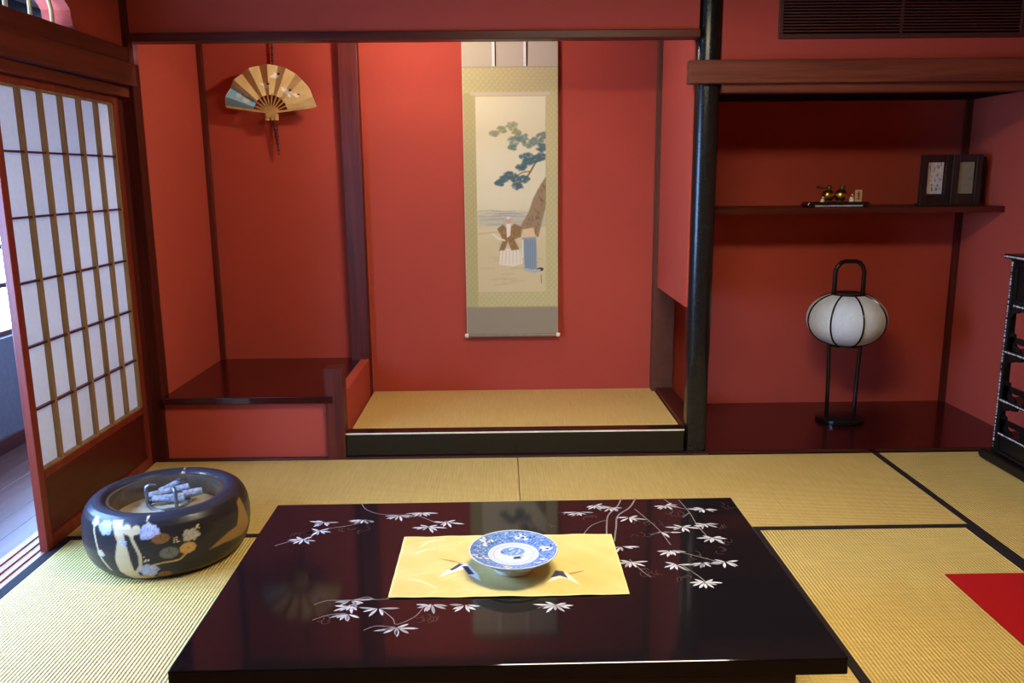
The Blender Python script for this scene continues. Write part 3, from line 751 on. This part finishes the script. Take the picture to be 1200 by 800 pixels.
# painting
nx, ny = 150, 400
x0, x1, y0, y1 = 557.5, 640, 338, 109.5
def pfn(u, v):
    lx = x0 + u * (x1 - x0); ly = y0 + v * (y1 - y0)
    zl = (391 - ly) / 343 * 1.716
    return ((lx - 598.5) / 112.5 * WS, ysurf(zl) - .0022, zl)
u, v, P, F = grid(nx, ny, pfn)
LX = x0 + u * (x1 - x0); LY = y0 + v * (y1 - y0)
cv = Canvas(LX, LY, lin(222, 216, 176))
cv.blend(np.clip((LY - 225) / 60, 0, 1) * .8, lin(206, 190, 140))
cv.blend(np.clip(1 - np.abs(LY - 150) / 26, 0, 1) * .3, lin(206, 190, 140))
cv.blend(np.clip(1.3 - np.abs(LY - 251) / 10, 0, 1) * np.clip((LX - 556) / 3, 0, 1) * .45, lin(166, 170, 158))
for q in range(16):
    yy = 240 + rng.random() * 22; xa = 557 + rng.random() * 40
    cv.line([(xa, yy), (xa + 14, yy + rng.normal(0, .7)), (xa + 28, yy + .4)], .7, lin(150, 156, 150), .8, .45)
cv.line([(557, 268), (580, 266), (600, 263), (640, 258)], 1., lin(196, 170, 120), 1.2, .6)
# trunk and boughs
TRK = lin(156, 134, 100)
cv.poly([(641, 200), (634, 210), (625, 226), (619, 243), (610, 258), (612, 272), (622, 268), (631, 272), (636, 252), (641, 232)], TRK, 1.5)
for q in range(70):
    xx = 612 + rng.random() * 28; yy = 205 + rng.random() * 65
    if (xx - 610) > (262 - yy) * .45 and xx < 641 - (yy - 232) * .25:
        cv.line([(xx, yy), (xx + rng.normal(0, 1), yy + 3)], .5, lin(100, 76, 52), .6, .55)
cv.line([(634, 176), (627, 186), (622, 195), (615, 205), (606, 209)], 1.1, lin(140, 110, 76), .8)
cv.line([(622, 195), (612, 196), (600, 204)], .7, lin(140, 110, 76), .8)
def needles(x, y, r, c, a=.8):
    for q in range(44):
        t = rng.random() * 2 * PI; rr = r * math.sqrt(rng.random())
        cx, cy = x + rr * 1.25 * math.cos(t), y + rr * .75 * math.sin(t)
        cv.disc(cx, cy, 1.9, 1.4, tuple(k * (0.75 + .5 * rng.random()) for k in c), .8, a * .6)
PAL = lin(150, 152, 112); MID = lin(112, 134, 116); DRK = lin(78, 108, 110)
for x, y, r in ((579, 151, 4), (588, 147, 4.5), (601, 143, 6), (606, 150, 4)): needles(x, y, r, PAL)
for x, y, r in ((603, 159, 6), (613, 156, 6), (620, 163, 6), (601, 167, 4), (630, 160, 6), (636, 154, 5)): needles(x, y, r, MID)
for x, y, r in ((636, 168, 6), (634, 178, 6), (628, 181, 5), (617, 178, 6), (619, 184, 5), (611, 190, 5), (597, 199, 5.5), (603, 203, 5), (585, 208, 4.5), (591, 203, 5), (606, 212, 5), (614, 204, 5)): needles(x, y, r, DRK, .95)
# two small robed figures
for q in range(14):
    yy = 296 + rng.random() * 34; xa = 560 + rng.random() * 60
    cv.line([(xa, yy), (xa + 16, yy + rng.normal(0, 1))], .7, lin(192, 168, 116), 1., .5)
COAT = lin(146, 116, 74); CREAM = lin(230, 222, 192)
cv.poly([(585, 286), (609, 286), (612, 304), (600, 307), (583, 305)], CREAM, 1.2)
for q in range(6): cv.line([(588 + q * 4, 288), (586 + q * 4.6, 304)], .35, lin(186, 174, 138), .6, .7)
cv.poly([(581, 262), (588, 257), (595, 262), (602, 256), (611, 260), (610, 272), (602, 275), (608, 287), (598, 288), (594, 277), (590, 288), (583, 288), (588, 275)], COAT, 1.2)
for q in range(46):
    t = rng.random(); xx = 583 + rng.random() * 26; yy = 258 + rng.random() * 28
    if abs(xx - 596) < 13 - abs(yy - 273) * .35 * (yy < 273): cv.line([(xx, yy), (xx + rng.normal(0, .8), yy + 2.5)], .35, lin(112, 82, 48) if q % 2 else lin(186, 158, 110), .6, .6)
cv.poly([(592, 256), (598, 256), (597, 270), (593, 273)], CREAM, 1.)
cv.disc(594.6, 252, 3.2, 4.2, lin(206, 160, 140), .3); cv.disc(594.6, 249.2, 2.4, 1.6, lin(220, 214, 204), .4)
cv.line([(576, 268), (583, 274), (590, 276)], .9, CREAM, .8)
cv.poly([(612, 263), (625, 261), (628, 273), (611, 274)], lin(222, 196, 150), 1.2)
cv.poly([(611, 273), (628, 272), (629, 292), (629, 311), (614, 312), (613, 295)], lin(138, 156, 162), 1.8)
for q in range(5): cv.line([(615 + q * 3, 276), (616 + q * 2.6, 309)], .4, lin(100, 122, 134), .8, .7)
cv.line([(612, 276), (612, 296)], .9, lin(224, 222, 206), .8)
cv.disc(633, 311, 4.2, 2.3, lin(64, 58, 50), .3); cv.line([(616, 311), (626, 314), (632, 312)], 1.6, lin(170, 186, 180), 1.)
cv.line([(634, 318), (634.5, 328)], .5, lin(110, 92, 70), .6, .8)
smp = MB().add(P, F); smp.col = cv.c
smp.build('painting', 'painted_paper', sr, smooth=True)['label'] = 'ink painting of a leaning pine above two robed figures'
for xx in (580.2, 616.8):
    a, b = s2(xx - 2.6, 75.5), s2(xx + .5, 40); c_ = s2(xx + 2.0, 40)
    st = MB().box(a[0], b[0], -.004, -.0025, a[1], b[1], 0); st.v = [(x, y + ysurf(1.6), z) for x, y, z in st.v]
    o_ = len(st.v); st.box(b[0], c_[0], -.003 + ysurf(1.6), -.0015 + ysurf(1.6), a[1], b[1], 1)
    st.build('hanging_strip', ['white_cord', 'black_mark'], sr)['label'] = 'narrow white ribbon with a black edge'
rl = MB().tube([(-.272, .0, -.002), (.272, .0, -.002)], .011, 16)
ro = rl.build('roller', 'painted_core' if 'painted_core' in MATS else 'olive_print', sr, smooth=True)
for s in (-1, 1):
    MB().lathe([(.0005, -.004), (.011, -.004), (.013, 0), (.0125, .016), (.010, .019), (.0005, .019)], (0, 0, 0), 20, axis=0).xf(Matrix.Translation((s * .272, 0, -.002)) @ Matrix.Scale(s, 4, (1, 0, 0))).build('roller_knob', 'ivory', ro, smooth=True)['label'] = 'white roller knob'
MB().box(-.285, .285, ysurf(1.77) - .007, ysurf(1.77) + .007, 1.765, 1.785).build('top_rod', 'bark_brown', sr, bevel=.003)
MB().tube([(-.09, ysurf(1.78), 1.785), (0, .043, 1.85), (.09, ysurf(1.78), 1.785)], .0025, 6).build('cord', 'bark_brown', sr, smooth=True)
hk = MB().tube([(SX, 5.035, 2.33), (SX, 5.015, 2.33), (SX, 5.012, 2.325), (SX, 5.018, 2.335)], .003, 6)
tag(hk.build('picture_hook', 'brass_dark', smooth=True), 'small brass hook on the back wall carrying the scroll cord', 'hook')

# ------------------------------------------------------------------ FAN and its hanger
FX, FY, FZ = -1.318, 4.955, 1.803
fh = thing('fan_hanger', 'red beaded cord hanger with a bamboo clasp holding the open fan', 'hanger', (FX, YB - .03, 1.55))
def chain(z0, z1, y, taper=None, x0=0., x1=0.):
    mb = MB(); n = int(abs(z1 - z0) / .018)
    for i in range(n + 1):
        t = i / n; r = .0085 if taper is None else .0165 - .010 * t
        mb.ball((x0 + (x1 - x0) * t, y, z0 + (z1 - z0) * t - 1.55), r, 10, 6, sz=1.15, sx=1. if i % 2 else .72)
    return mb
chain(1.93, 2.28, .005, x0=.004, x1=.010).build('upper_cord', 'bead_brown', fh, smooth=True)
chain(1.735, 1.575, -.012, 1, x0=.004, x1=.016).build('tassel_cord', 'bead_brown', fh, smooth=True)
cl = MB()
for dx in (-.026, 0, .026): cl.tube([(dx, -.058, 1.762 - 1.55), (dx, -.058, 1.826 - 1.55)], .0135, 12)
cl.build('bamboo_clasp', 'bamboo', fh, smooth=True)
MB().tube([(0, -.05, .235), (0, -.03, .215), (0, 0, .20)], .004, 8).build('clasp_pin', 'brass_dark', fh, smooth=True)
fn = thing('folding_fan', 'open folding fan, gold with a pale blue end and white cranes', 'fan', (FX, FY - .02, FZ))
NB = 14; a0, a1 = math.radians(172), math.radians(7)
R0, R1 = .098, .262
def fpt(a, rr, fold): 
    # the fan leans a little forward at its top
    x, z = rr * math.cos(a), rr * math.sin(a)
    return (x, -.010 - .05 * z - fold, z)
na, nr = NB * 8 + 1, 46
vs, cs = [], []
AA = np.linspace(a0, a1, na); 
for i, a in enumerate(AA):
    ph = (i % 16) / 8.0; fo = (ph if ph <= 1 else 2 - ph)
    for rr in np.linspace(R0, R1, nr):
        vs.append(fpt(a, rr, (fo - .5) * .034 * rr / R1))
fs = [(i * nr + j, (i + 1) * nr + j, (i + 1) * nr + j + 1, i * nr + j + 1) for i in range(na - 1) for j in range(nr - 1)]
V = np.array(vs); RR = np.tile(np.linspace(R0, R1, nr), na); AD = np.degrees(np.repeat(AA, nr))
cv = Canvas(V[:, 0], V[:, 2], lin(216, 192, 134))
g = np.sin(AD * .35 + RR * 60) * .5 + .5; cv.blend(g * .35, lin(196, 166, 98))
cv.blend(np.clip((AD - 139 - (RR - .1) * 20) / 3, 0, 1), lin(140, 192, 216))
cv.blend(np.clip((AD - 158) / 8, 0, 1) * .5, lin(104, 158, 184))
for a, rr, s in ((152, .15, .02), (146, .17, .018), (151, .20, .016)):
    cv.disc(rr * math.cos(math.radians(a)), rr * math.sin(math.radians(a)), s, s * .6, lin(214, 208, 196), .5, .8)
cv.line([(-.155, .10), (-.10, .065)], .008, lin(110, 104, 100), .006, .7)
def crane(x, z, s, flip=1):
    cv.poly([(x - .030 * s, z + .010 * s * flip), (x, z + .012 * s), (x + .024 * s, z - .004 * s), (x + .004 * s, z - .014 * s)], WHT, .004)
    cv.poly([(x - .006 * s, z + .02 * s), (x + .014 * s, z - .016 * s), (x - .008 * s, z - .012 * s)], WHT, .004)
    cv.disc(x + .016 * s, z + .006 * s, .008 * s, .006 * s, lin(38, 34, 34), .4)
crane(-.020, .150, 1.1); crane(.040, .205, 1.1, -1); crane(.100, .115, 1.2); crane(.150, .095, .8); cv.line([(.075, .135), (.115, .09)], .006, WHT, .004)
cv.disc(-.105, .20, .02, .025, lin(188, 190, 158), .5, .6)
cv.blend(np.clip((.004 - np.abs(RR - R1)) / .002, 0, 1) * .6, lin(238, 220, 176))
fm = MB().add(vs, fs); fm.col = cv.c
fo = fm.build('leaf', 'painted_paper', fn); fo.modifiers.new('Solidify', 'SOLIDIFY').thickness = .0008
for i in range(12):
    a = a0 + (a1 - a0) * i / 11; w = .0036 if i not in (0, 11) else .006
    d = Vector((math.cos(a), 0, math.sin(a))); nn = Vector((-math.sin(a), 0, math.cos(a)))
    pA, pB = Vector(fpt(a, -.03, 0)), Vector(fpt(a, R1 - .01 if i in (0, 11) else R0 + .01, 0))
    y_ = -.004 * (1 if i % 2 else -1) * .3
    q = MB()
    vs = []
    for P_ in (pA, pB):
        for sx in (-1, 1):
            for dy in (-.0012, .0012):
                vs.append(P_ + nn * (w * sx) + Vector((0, dy - .001 * i * .2 + .002, 0)))
    q.add(vs, [(0, 1, 3, 2), (4, 6, 7, 5), (0, 4, 5, 1), (2, 3, 7, 6), (0, 2, 6, 4), (1, 5, 7, 3)])
    q.build('guard' if i in (0, 11) else 'rib', 'bamboo', fn)

# ------------------------------------------------------------------ LANTERN
LC = (1.962, 4.640, .018)
ln = thing('paper_lantern', 'round white paper lantern with black ribs on a two-legged black stand', 'lantern', LC)
MB().lathe([(.0005, 0), (.128, 0), (.136, .006), (.136, .022), (.128, .030), (.110, .033), (.0005, .033)], n=56).build('base', 'black_lacquer', ln, smooth=True)
for s in (-1, 1):
    MB().tube([(s * .080, 0, .030), (s * .083, 0, .25), (s * .092, 0, .47)], .0115, 10).build('leg', 'black_lacquer', ln, smooth=True)
ZC, RH, RV = .598, .219, .142
def globe(t, k=1.):   # t from -1 (bottom) to 1 (top)
    a = t * PI / 2 * .80
    return (RH * k * (abs(math.cos(a)) ** .82), ZC + RV * math.sin(a) / math.sin(PI / 2 * .80))
MB().lathe([globe(t) for t in np.linspace(-1, 1, 33)], n=96, cap=False).build('shade', 'lantern_paper', ln, smooth=True, angle=60)
for i in range(8):
    a = 2 * PI * i / 8 + PI / 8 + .41
    pts = []
    for t in np.linspace(-1, 1, 25):
        r_, z_ = globe(t, 1.012); pts.append((r_ * math.cos(a), r_ * math.sin(a), z_))
    MB().tube(pts, .0052, 8).build('rib', 'black_lacquer', ln, smooth=True)
rt_, zt_ = globe(1); rb_, zb_ = globe(-1)
MB().lathe([(rt_ - .02, zt_ - .006), (rt_ + .008, zt_ - .008), (rt_ + .010, zt_ + .010), (rt_ - .02, zt_ + .012)], n=56, close=True).build('top_ring', 'black_lacquer', ln, smooth=True)
MB().lathe([(rb_ - .02, zb_ - .012), (rb_ + .006, zb_ - .012), (rb_ + .008, zb_ + .006), (rb_ - .02, zb_ + .006)], n=56, close=True).build('bottom_ring', 'black_lacquer', ln, smooth=True)
hz = zt_ + .004
MB().tube([(-.082, 0, hz), (-.082, 0, hz + .125), (-.074, 0, hz + .150), (-.052, 0, hz + .176), (-.030, 0, hz + .183), (.030, 0, hz + .183), (.052, 0, hz + .176), (.074, 0, hz + .150), (.082, 0, hz + .125), (.082, 0, hz)], .0125, 10).build('handle', 'black_lacquer', ln, smooth=True)

# ------------------------------------------------------------------ ornaments on the shelf
ZS = 1.246
OY = 4.70
ob = thing('ornament_tray', 'small black tray with a white beaded edge on the wall shelf', 'tray', (1.877, OY, ZS))
MB().prism([(-.178, .012), (-.165, .030), (.165, .030), (.178, .012), (.165, 0), (-.165, 0)], 1, -.055, .055).build('tray_body', 'black_lacquer', ob, bevel=.003)
q = MB()
for i in range(24): q.ball((-.128 + i * .256 / 23, -.056, .008), .0058, 8, 6)
q.build('beaded_edge', 'shell_inlay', ob, smooth=True)['label'] = 'row of pale shell beads'
zt = ZS + .030
def gold_bird(x, lab, tail, s=1.):
    t = thing('gold_ornament', lab, 'ornament', (x, OY, zt), 0, 'gold ornaments on the black tray')
    MB().ball((0, 0, .030 * s), .030 * s, 20, 12, sz=1.0, sx=1.05).build('body', 'gold_metal', t, smooth=True)
    MB().lathe([(.0005, 0), (.020, 0), (.016, .006), (.0005, .008)], n=20).build('foot', 'brass_dark', t, smooth=True)
    MB().ball((.006, 0, .066 * s), .014 * s, 14, 8).build('head', 'brass_dark', t, smooth=True)
    if tail: MB().tube([(0, 0, .066), (-.030, 0, .074), (-.065, 0, .082)], [.005, .0055, .007], 8).build('handle', 'brass_dark', t, smooth=True)
    else: MB().tube([(.004, -.004, .066), (.014, -.01, .080), (.004, -.012, .090), (-.008, -.01, .082)], .005, 8).build('crest', 'brass_dark', t, smooth=True)
    return t
gold_bird(1.832, 'shiny gold ball ornament with a long handle, left on the black tray', True, 1.15)
gold_bird(1.905, 'duller gold ball ornament with a curled crest, middle of the black tray', False, 1.15)
w = thing('figurine', 'tiny red and white figurine beside the tan card', 'figurine', (1.963, OY - .01, zt))
MB().lathe([(.0005, 0), (.013, 0), (.011, .018), (.007, .026), (.0005, .028)], n=16).build('robe', 'ivory', w, smooth=True)
MB().ball((0, 0, .034), .009, 12, 8).build('head', 'ivory', w, smooth=True)
MB().tube([(.0, -.004, .026), (-.012, -.006, .042), (-.020, -.006, .050)], .004, 6).build('arm', 'red_felt', w, smooth=True)
w2 = thing('figurine', 'tiny pale figurine at the left end of the black tray', 'figurine', (1.795, OY - .02, zt))
MB().lathe([(.0005, 0), (.012, 0), (.009, .014), (.0005, .020)], n=16).build('robe', 'ivory', w2, smooth=True)
MB().ball((.003, 0, .024), .006, 12, 8).build('head', 'ivory', w2, smooth=True)
cd = thing('standing_card', 'small tan card with a dark sign at the right end of the black tray', 'card', (2.003, OY - .005, zt))
MB().box(-.019, .019, -.003, .003, 0, .064).build('board', 'card_tan', cd, bevel=.001)
MB().box(-.002, .003, -.0042, -.003, .014, .054).box(-.010, .011, -.0042, -.003, .040, .044).box(-.009, .010, -.0042, -.003, .028, .031).box(-.011, .012, -.0042, -.003, .012, .016).build('sign', 'black_mark', cd)

# double photo frame
pf = thing('photo_frame', 'dark wooden double frame standing at the right end of the shelf', 'picture frame', (2.545, 4.755, ZS))
def leafframe(xa, xb, ry, nm, mats):
    w = xb - xa; mb = MB(); b = .034
    mb.box(0, b, -.014, .014, .012, .285); mb.box(w - b, w, -.014, .014, .012, .285)
    mb.box(b, w - b, -.014, .014, .245, .285); mb.box(b, w - b, -.014, .014, .012, .062)
    mb.box(b, w - b, .004, .014, .062, .245)
    M = Matrix.Translation((xa, 0, 0)) @ Matrix.Rotation(ry, 4, 'Z')
    mb.xf(M); fo = mb.build('frame_leaf', 'frame_brown', pf, bevel=.003)
    pm = MB().box(b + .006, w - b - .006, .0005, .004, .066, .242, 0)
    if nm == 'l':
        random.seed(3)
        for i in range(26):
            x = random.uniform(b + .012, w - b - .016); z = random.uniform(.075, .225)
            pm.box(x, x + random.uniform(.004, .010), -.0002, .001, z, z + random.uniform(.005, .02), 1 if z < .13 or i % 2 else 2)
    pm.xf(M).build('picture', mats, fo)
leafframe(-.170, .005, .10, 'l', ['print_white', 'print_green', 'print_pink'])
leafframe(.005, .165, -.12, 'r', ['olive_print', 'olive_print', 'olive_print'])
MB().box(-.18, .185, -.03, .03, 0, .014).build('ledge', 'frame_brown', pf, bevel=.003)
MB().box(.150, .185, -.022, .045, .014, .272).build('side_case', 'black_wood', pf, bevel=.003)

# ------------------------------------------------------------------ DISPLAY STAND
DX0, DX1, DY0, DY1 = 2.45, 2.745, 3.22, 3.955
ds = thing('display_stand', 'black carved display stand with shell inlay against the right wall', 'display stand', (DX0, (DY0 + DY1) / 2, .0014))
OFF = (DX0, (DY0 + DY1) / 2, 0)
def dp(mb, nm, m='black_wood', **k): return mb.build(nm, m, ds, off=OFF, **k)
def inlay_row(mb, p0, p1, n, r, nrm):
    mb = MB()
    for i in range(n):
        t = (i + .5) / n + random.uniform(-.3, .3) / n
        p = [p0[k] + (p1[k] - p0[k]) * t for k in range(3)]
        mb.ball(p, r * random.uniform(.5, 1.25), 6, 4, 0, sx=.35 if nrm == 0 else 1, sy=.35 if nrm == 1 else 1)
    dp(mb, 'shell_inlay', 'shell_inlay', smooth=True)['label'] = 'row of glittering shell chips'
inl = None
PT = 1.02
for y in (DY0 + .017, DY1 - .017):
    for x in (DX0 + .017, DX1 - .017):
        dp(MB().box(x - .017, x + .017, y - .017, y + .017, .05, PT), 'post', bevel=.003)
    inlay_row(inl, (DX0 - .001, y + .004, .08), (DX0 - .001, y + .004, PT - .01), 70, .006, 0)
for x in (DX0 + .01, DX1 - .02): inlay_row(inl, (x, DY1 + .001, .08), (x, DY1 + .001, PT - .01), 50, .006, 1)
dp(MB().box(DX0 - .022, DX1 + .02, DY0 - .03, DY1 + .03, PT, PT + .022), 'top_board', bevel=.005)
inlay_row(inl, (DX0 - .023, DY0 - .02, PT + .011), (DX0 - .023, DY1 + .02, PT + .011), 90, .005, 0)
# upper cupboard
dp(MB().box(DX0 + .004, DX1 - .01, DY0 + .034, DY1 - .034, .80, PT), 'upper_cupboard', bevel=.002)
fr_ = MB()
for a, b, c, d in ((DY0 + .05, DY1 - .05, .815, .83), (DY0 + .05, DY1 - .05, .99, 1.005)): fr_.box(DX0 - .004, DX0 + .006, a, b, c, d)
for yy in (DY0 + .05, (DY0 + DY1) / 2 - .008, DY1 - .066): fr_.box(DX0 - .004, DX0 + .006, yy, yy + .016, .815, 1.005)
dp(fr_, 'cupboard_moulding', bevel=.002)
inlay_row(inl, (DX0 - .004, DY0 + .06, .800), (DX0 - .004, DY1 - .06, .800), 90, .0045, 0)
def bracket(y, z, s):   # scrolled bracket under a shelf, lying in the front plane
    pts = [(y, z), (y + s * .12, z), (y + s * .115, z - .018), (y + s * .085, z - .026), (y + s * .07, z - .016), (y + s * .045, z - .034), (y + s * .018, z - .038), (y, z - .070)]
    if s < 0: pts = pts[::-1]
    return MB().prism(pts, 0, DX0 + .006, DX0 + .020)
for zsh in (.577, .335):
    dp(MB().box(DX0 + .002, DX1 - .004, DY0 + .01, DY1 - .01, zsh - .018, zsh), 'shelf_board', bevel=.002)
    inlay_row(inl, (DX0 + .001, DY0 + .02, zsh - .009), (DX0 + .001, DY1 - .02, zsh - .009), 90, .005, 0)
    dp(bracket(DY1 - .034, zsh - .018, -1), 'bracket'); dp(bracket(DY0 + .034, zsh - .018, 1), 'bracket')
for zc in (.80,):
    dp(bracket(DY1 - .034, zc, -1), 'bracket'); dp(bracket(DY0 + .034, zc, 1), 'bracket')
# low gallery rails with pierced slots above the shelves and the bottom cupboard
for zr in (.577, .335, .165):
    rl = MB()
    for xx in (DX0 + .010, DX1 - .022):
        rl.box(xx, xx + .012, DY0 + .02, DY1 - .02, zr + .042, zr + .070)
        for yy in np.linspace(DY0 + .05, DY1 - .05, 5): rl.prism([(yy - .03, zr), (yy + .03, zr), (yy + .012, zr + .02), (yy + .022, zr + .042), (yy - .022, zr + .042), (yy - .012, zr + .02)], 0, xx, xx + .012)
    for xx in (DX0 + .010, DX1 - .022):
        for y_, s_ in ((DY1 - .034, -1), (DY0 + .034, 1)):
            pp_ = [(y_, zr), (y_ + s_ * .10, zr), (y_ + s_ * .085, zr + .018), (y_ + s_ * .05, zr + .030), (y_ + s_ * .035, zr + .085), (y_, zr + .095)]
            rl.prism(pp_ if s_ > 0 else pp_[::-1], 0, xx, xx + .012)
    dp(rl, 'gallery_rail', bevel=.001)
dp(MB().box(DX0 + .004, DX1 - .004, DY0 + .034, DY1 - .034, .055, .165), 'lower_cupboard', bevel=.002)
f2 = MB()
for c, d in ((.066, .078), (.142, .154)): f2.box(DX0 - .004, DX0 + .006, DY0 + .045, DY1 - .045, c, d)
for yy in (DY0 + .045, DY1 - .057, (DY0 + DY1) / 2): f2.box(DX0 - .004, DX0 + .006, yy, yy + .012, .066, .154)
dp(f2, 'drawer_moulding', bevel=.002)
inlay_row(inl, (DX0 - .001, DY0 + .04, .160), (DX0 - .001, DY1 - .04, .160), 90, .0055, 0)
bs = MB().prism([(DY0 - .075, .012), (DY0 - .06, .0), (DY1 + .06, .0), (DY1 + .078, .014), (DY1 + .078, .034), (DY1 + .06, .052), (DY0 - .06, .052), (DY0 - .075, .036)], 0, DX0 - .02, DX0 + .035)
dp(bs, 'foot', bevel=.008)
dp(MB().prism([(DY0 - .075, .012), (DY0 - .06, .0), (DY1 + .06, .0), (DY1 + .075, .014), (DY1 + .075, .034), (DY1 + .06, .052), (DY0 - .06, .052), (DY0 - .075, .036)], 0, DX1 - .03, DX1 + .02), 'foot', bevel=.008)
dp(MB().box(DX0 + .03, DX1 - .03, DY0, DY1, .02, .055), 'base_board')

# ------------------------------------------------------------------ VENT
vg = thing('vent_grille', 'brown slatted air grille set in the upper right wall', 'grille', (1.325, 4.14, 2.062))
W, Hh = 1.175, .34
f = MB().box(0, W, -.014, .004, 0, .022).box(0, W, -.014, .004, Hh - .022, Hh).box(0, .02, -.014, .004, .022, Hh - .022).box(W - .02, W, -.014, .004, .022, Hh - .022)
f.build('grille_frame', 'vent_brown', vg, bevel=.002)
MB().box(.015, W - .015, .0, .004, .015, Hh - .015).build('backing', 'vent_dark', vg)
MB().box(W / 2 - .006, W / 2 + .006, -.012, .0, .022, Hh - .022).build('mullion', 'vent_brown', vg)
for i in range(21):
    z = .034 + i * .0139
    MB().box(.02, W - .02, -.009, -.001, z - .0035, z + .0035).build('slat', 'vent_brown', vg)

# ------------------------------------------------------------------ LAMPS
glow('lamp_white', (1.0, .86, .62), 1.)
glow('lamp_warm', (1.0, .89, .73), 1.)
LP = (.5, 2.25, CE)
cl = thing('ceiling_lamp', 'oblong paper ceiling lamp over the table', 'lamp', (LP[0], LP[1], CE - .075))
MB().box(-.55, .55, -.25, .25, .012, .075).build('housing', 'beam_wood_x', cl, bevel=.004)
MB().box(-.52, .52, -.22, .22, 0, .012).build('diffuser', 'lamp_white', cl)
al = thing('alcove_lamp', 'small lamp behind the lintel lighting the scroll alcove', 'lamp', (-.47, 4.32, 2.27))
MB().lathe([(.03, .03), (.035, .15), (.02, .152), (.0005, .152)], n=24).build('socket', 'white_plastic', al, smooth=True)
MB().ball((0, 0, 0), .038, 20, 12).build('bulb', 'lamp_warm', al, smooth=True)
MATS['lamp_white'].node_tree.nodes['Principled BSDF'].inputs['Emission Strength'].default_value = 51.
MATS['lamp_warm'].node_tree.nodes['Principled BSDF'].inputs['Emission Strength'].default_value = 480.

# daylight through the corridor windows
wd = bpy.data.worlds.new('World'); sc.world = wd; wd.use_nodes = True
bg = wd.node_tree.nodes['Background']
bg.inputs['Color'].default_value = (.27, .50, 1.0, 1); bg.inputs['Strength'].default_value = 46.
ld = bpy.data.lights.new('window_portal', 'AREA'); ld.shape = 'RECTANGLE'; ld.size = 6.9; ld.size_y = 1.4
ld.cycles.is_portal = True
lo = bpy.data.objects.new('window_portal', ld); COL.objects.link(lo)
lo.location = (-2.79, 2.95, 1.3); lo.rotation_euler = (PI / 2, 0, -PI / 2)

# ------------------------------------------------------------------ CAMERA
cam = bpy.data.cameras.new('camera'); co = bpy.data.objects.new('camera', cam); COL.objects.link(co)
PIT, YAW, ROL, FPX = .1963, .0105, .0095, 970.
cp, sp_ = math.cos(PIT), math.sin(PIT)
fw = Vector((math.sin(YAW) * cp, math.cos(YAW) * cp, -sp_)); rt = Vector((math.cos(YAW), -math.sin(YAW), 0)); dn = fw.cross(rt)
c_, s_ = math.cos(ROL), math.sin(ROL)
r2 = rt * c_ + dn * s_; d2_ = -rt * s_ + dn * c_
Mx = Matrix((( r2.x, -d2_.x, -fw.x, 0), (r2.y, -d2_.y, -fw.y, 0), (r2.z, -d2_.z, -fw.z, 1.43), (0, 0, 0, 1)))
co.matrix_world = Mx
cam.sensor_width = 36.; cam.sensor_fit = 'HORIZONTAL'; cam.lens = FPX * 36 / 1200
cam.clip_start = .05
sc.camera = co
sc.view_settings.view_transform = 'Standard'; sc.view_settings.look = 'None'
sc.view_settings.exposure = 0.; sc.view_settings.gamma = 1.
sc.view_settings.use_curve_mapping = False
sc.cycles.use_denoising = True
sc.cycles.max_bounces = 8; sc.cycles.diffuse_bounces = 5
sc.cycles.sample_clamp_indirect = 8.
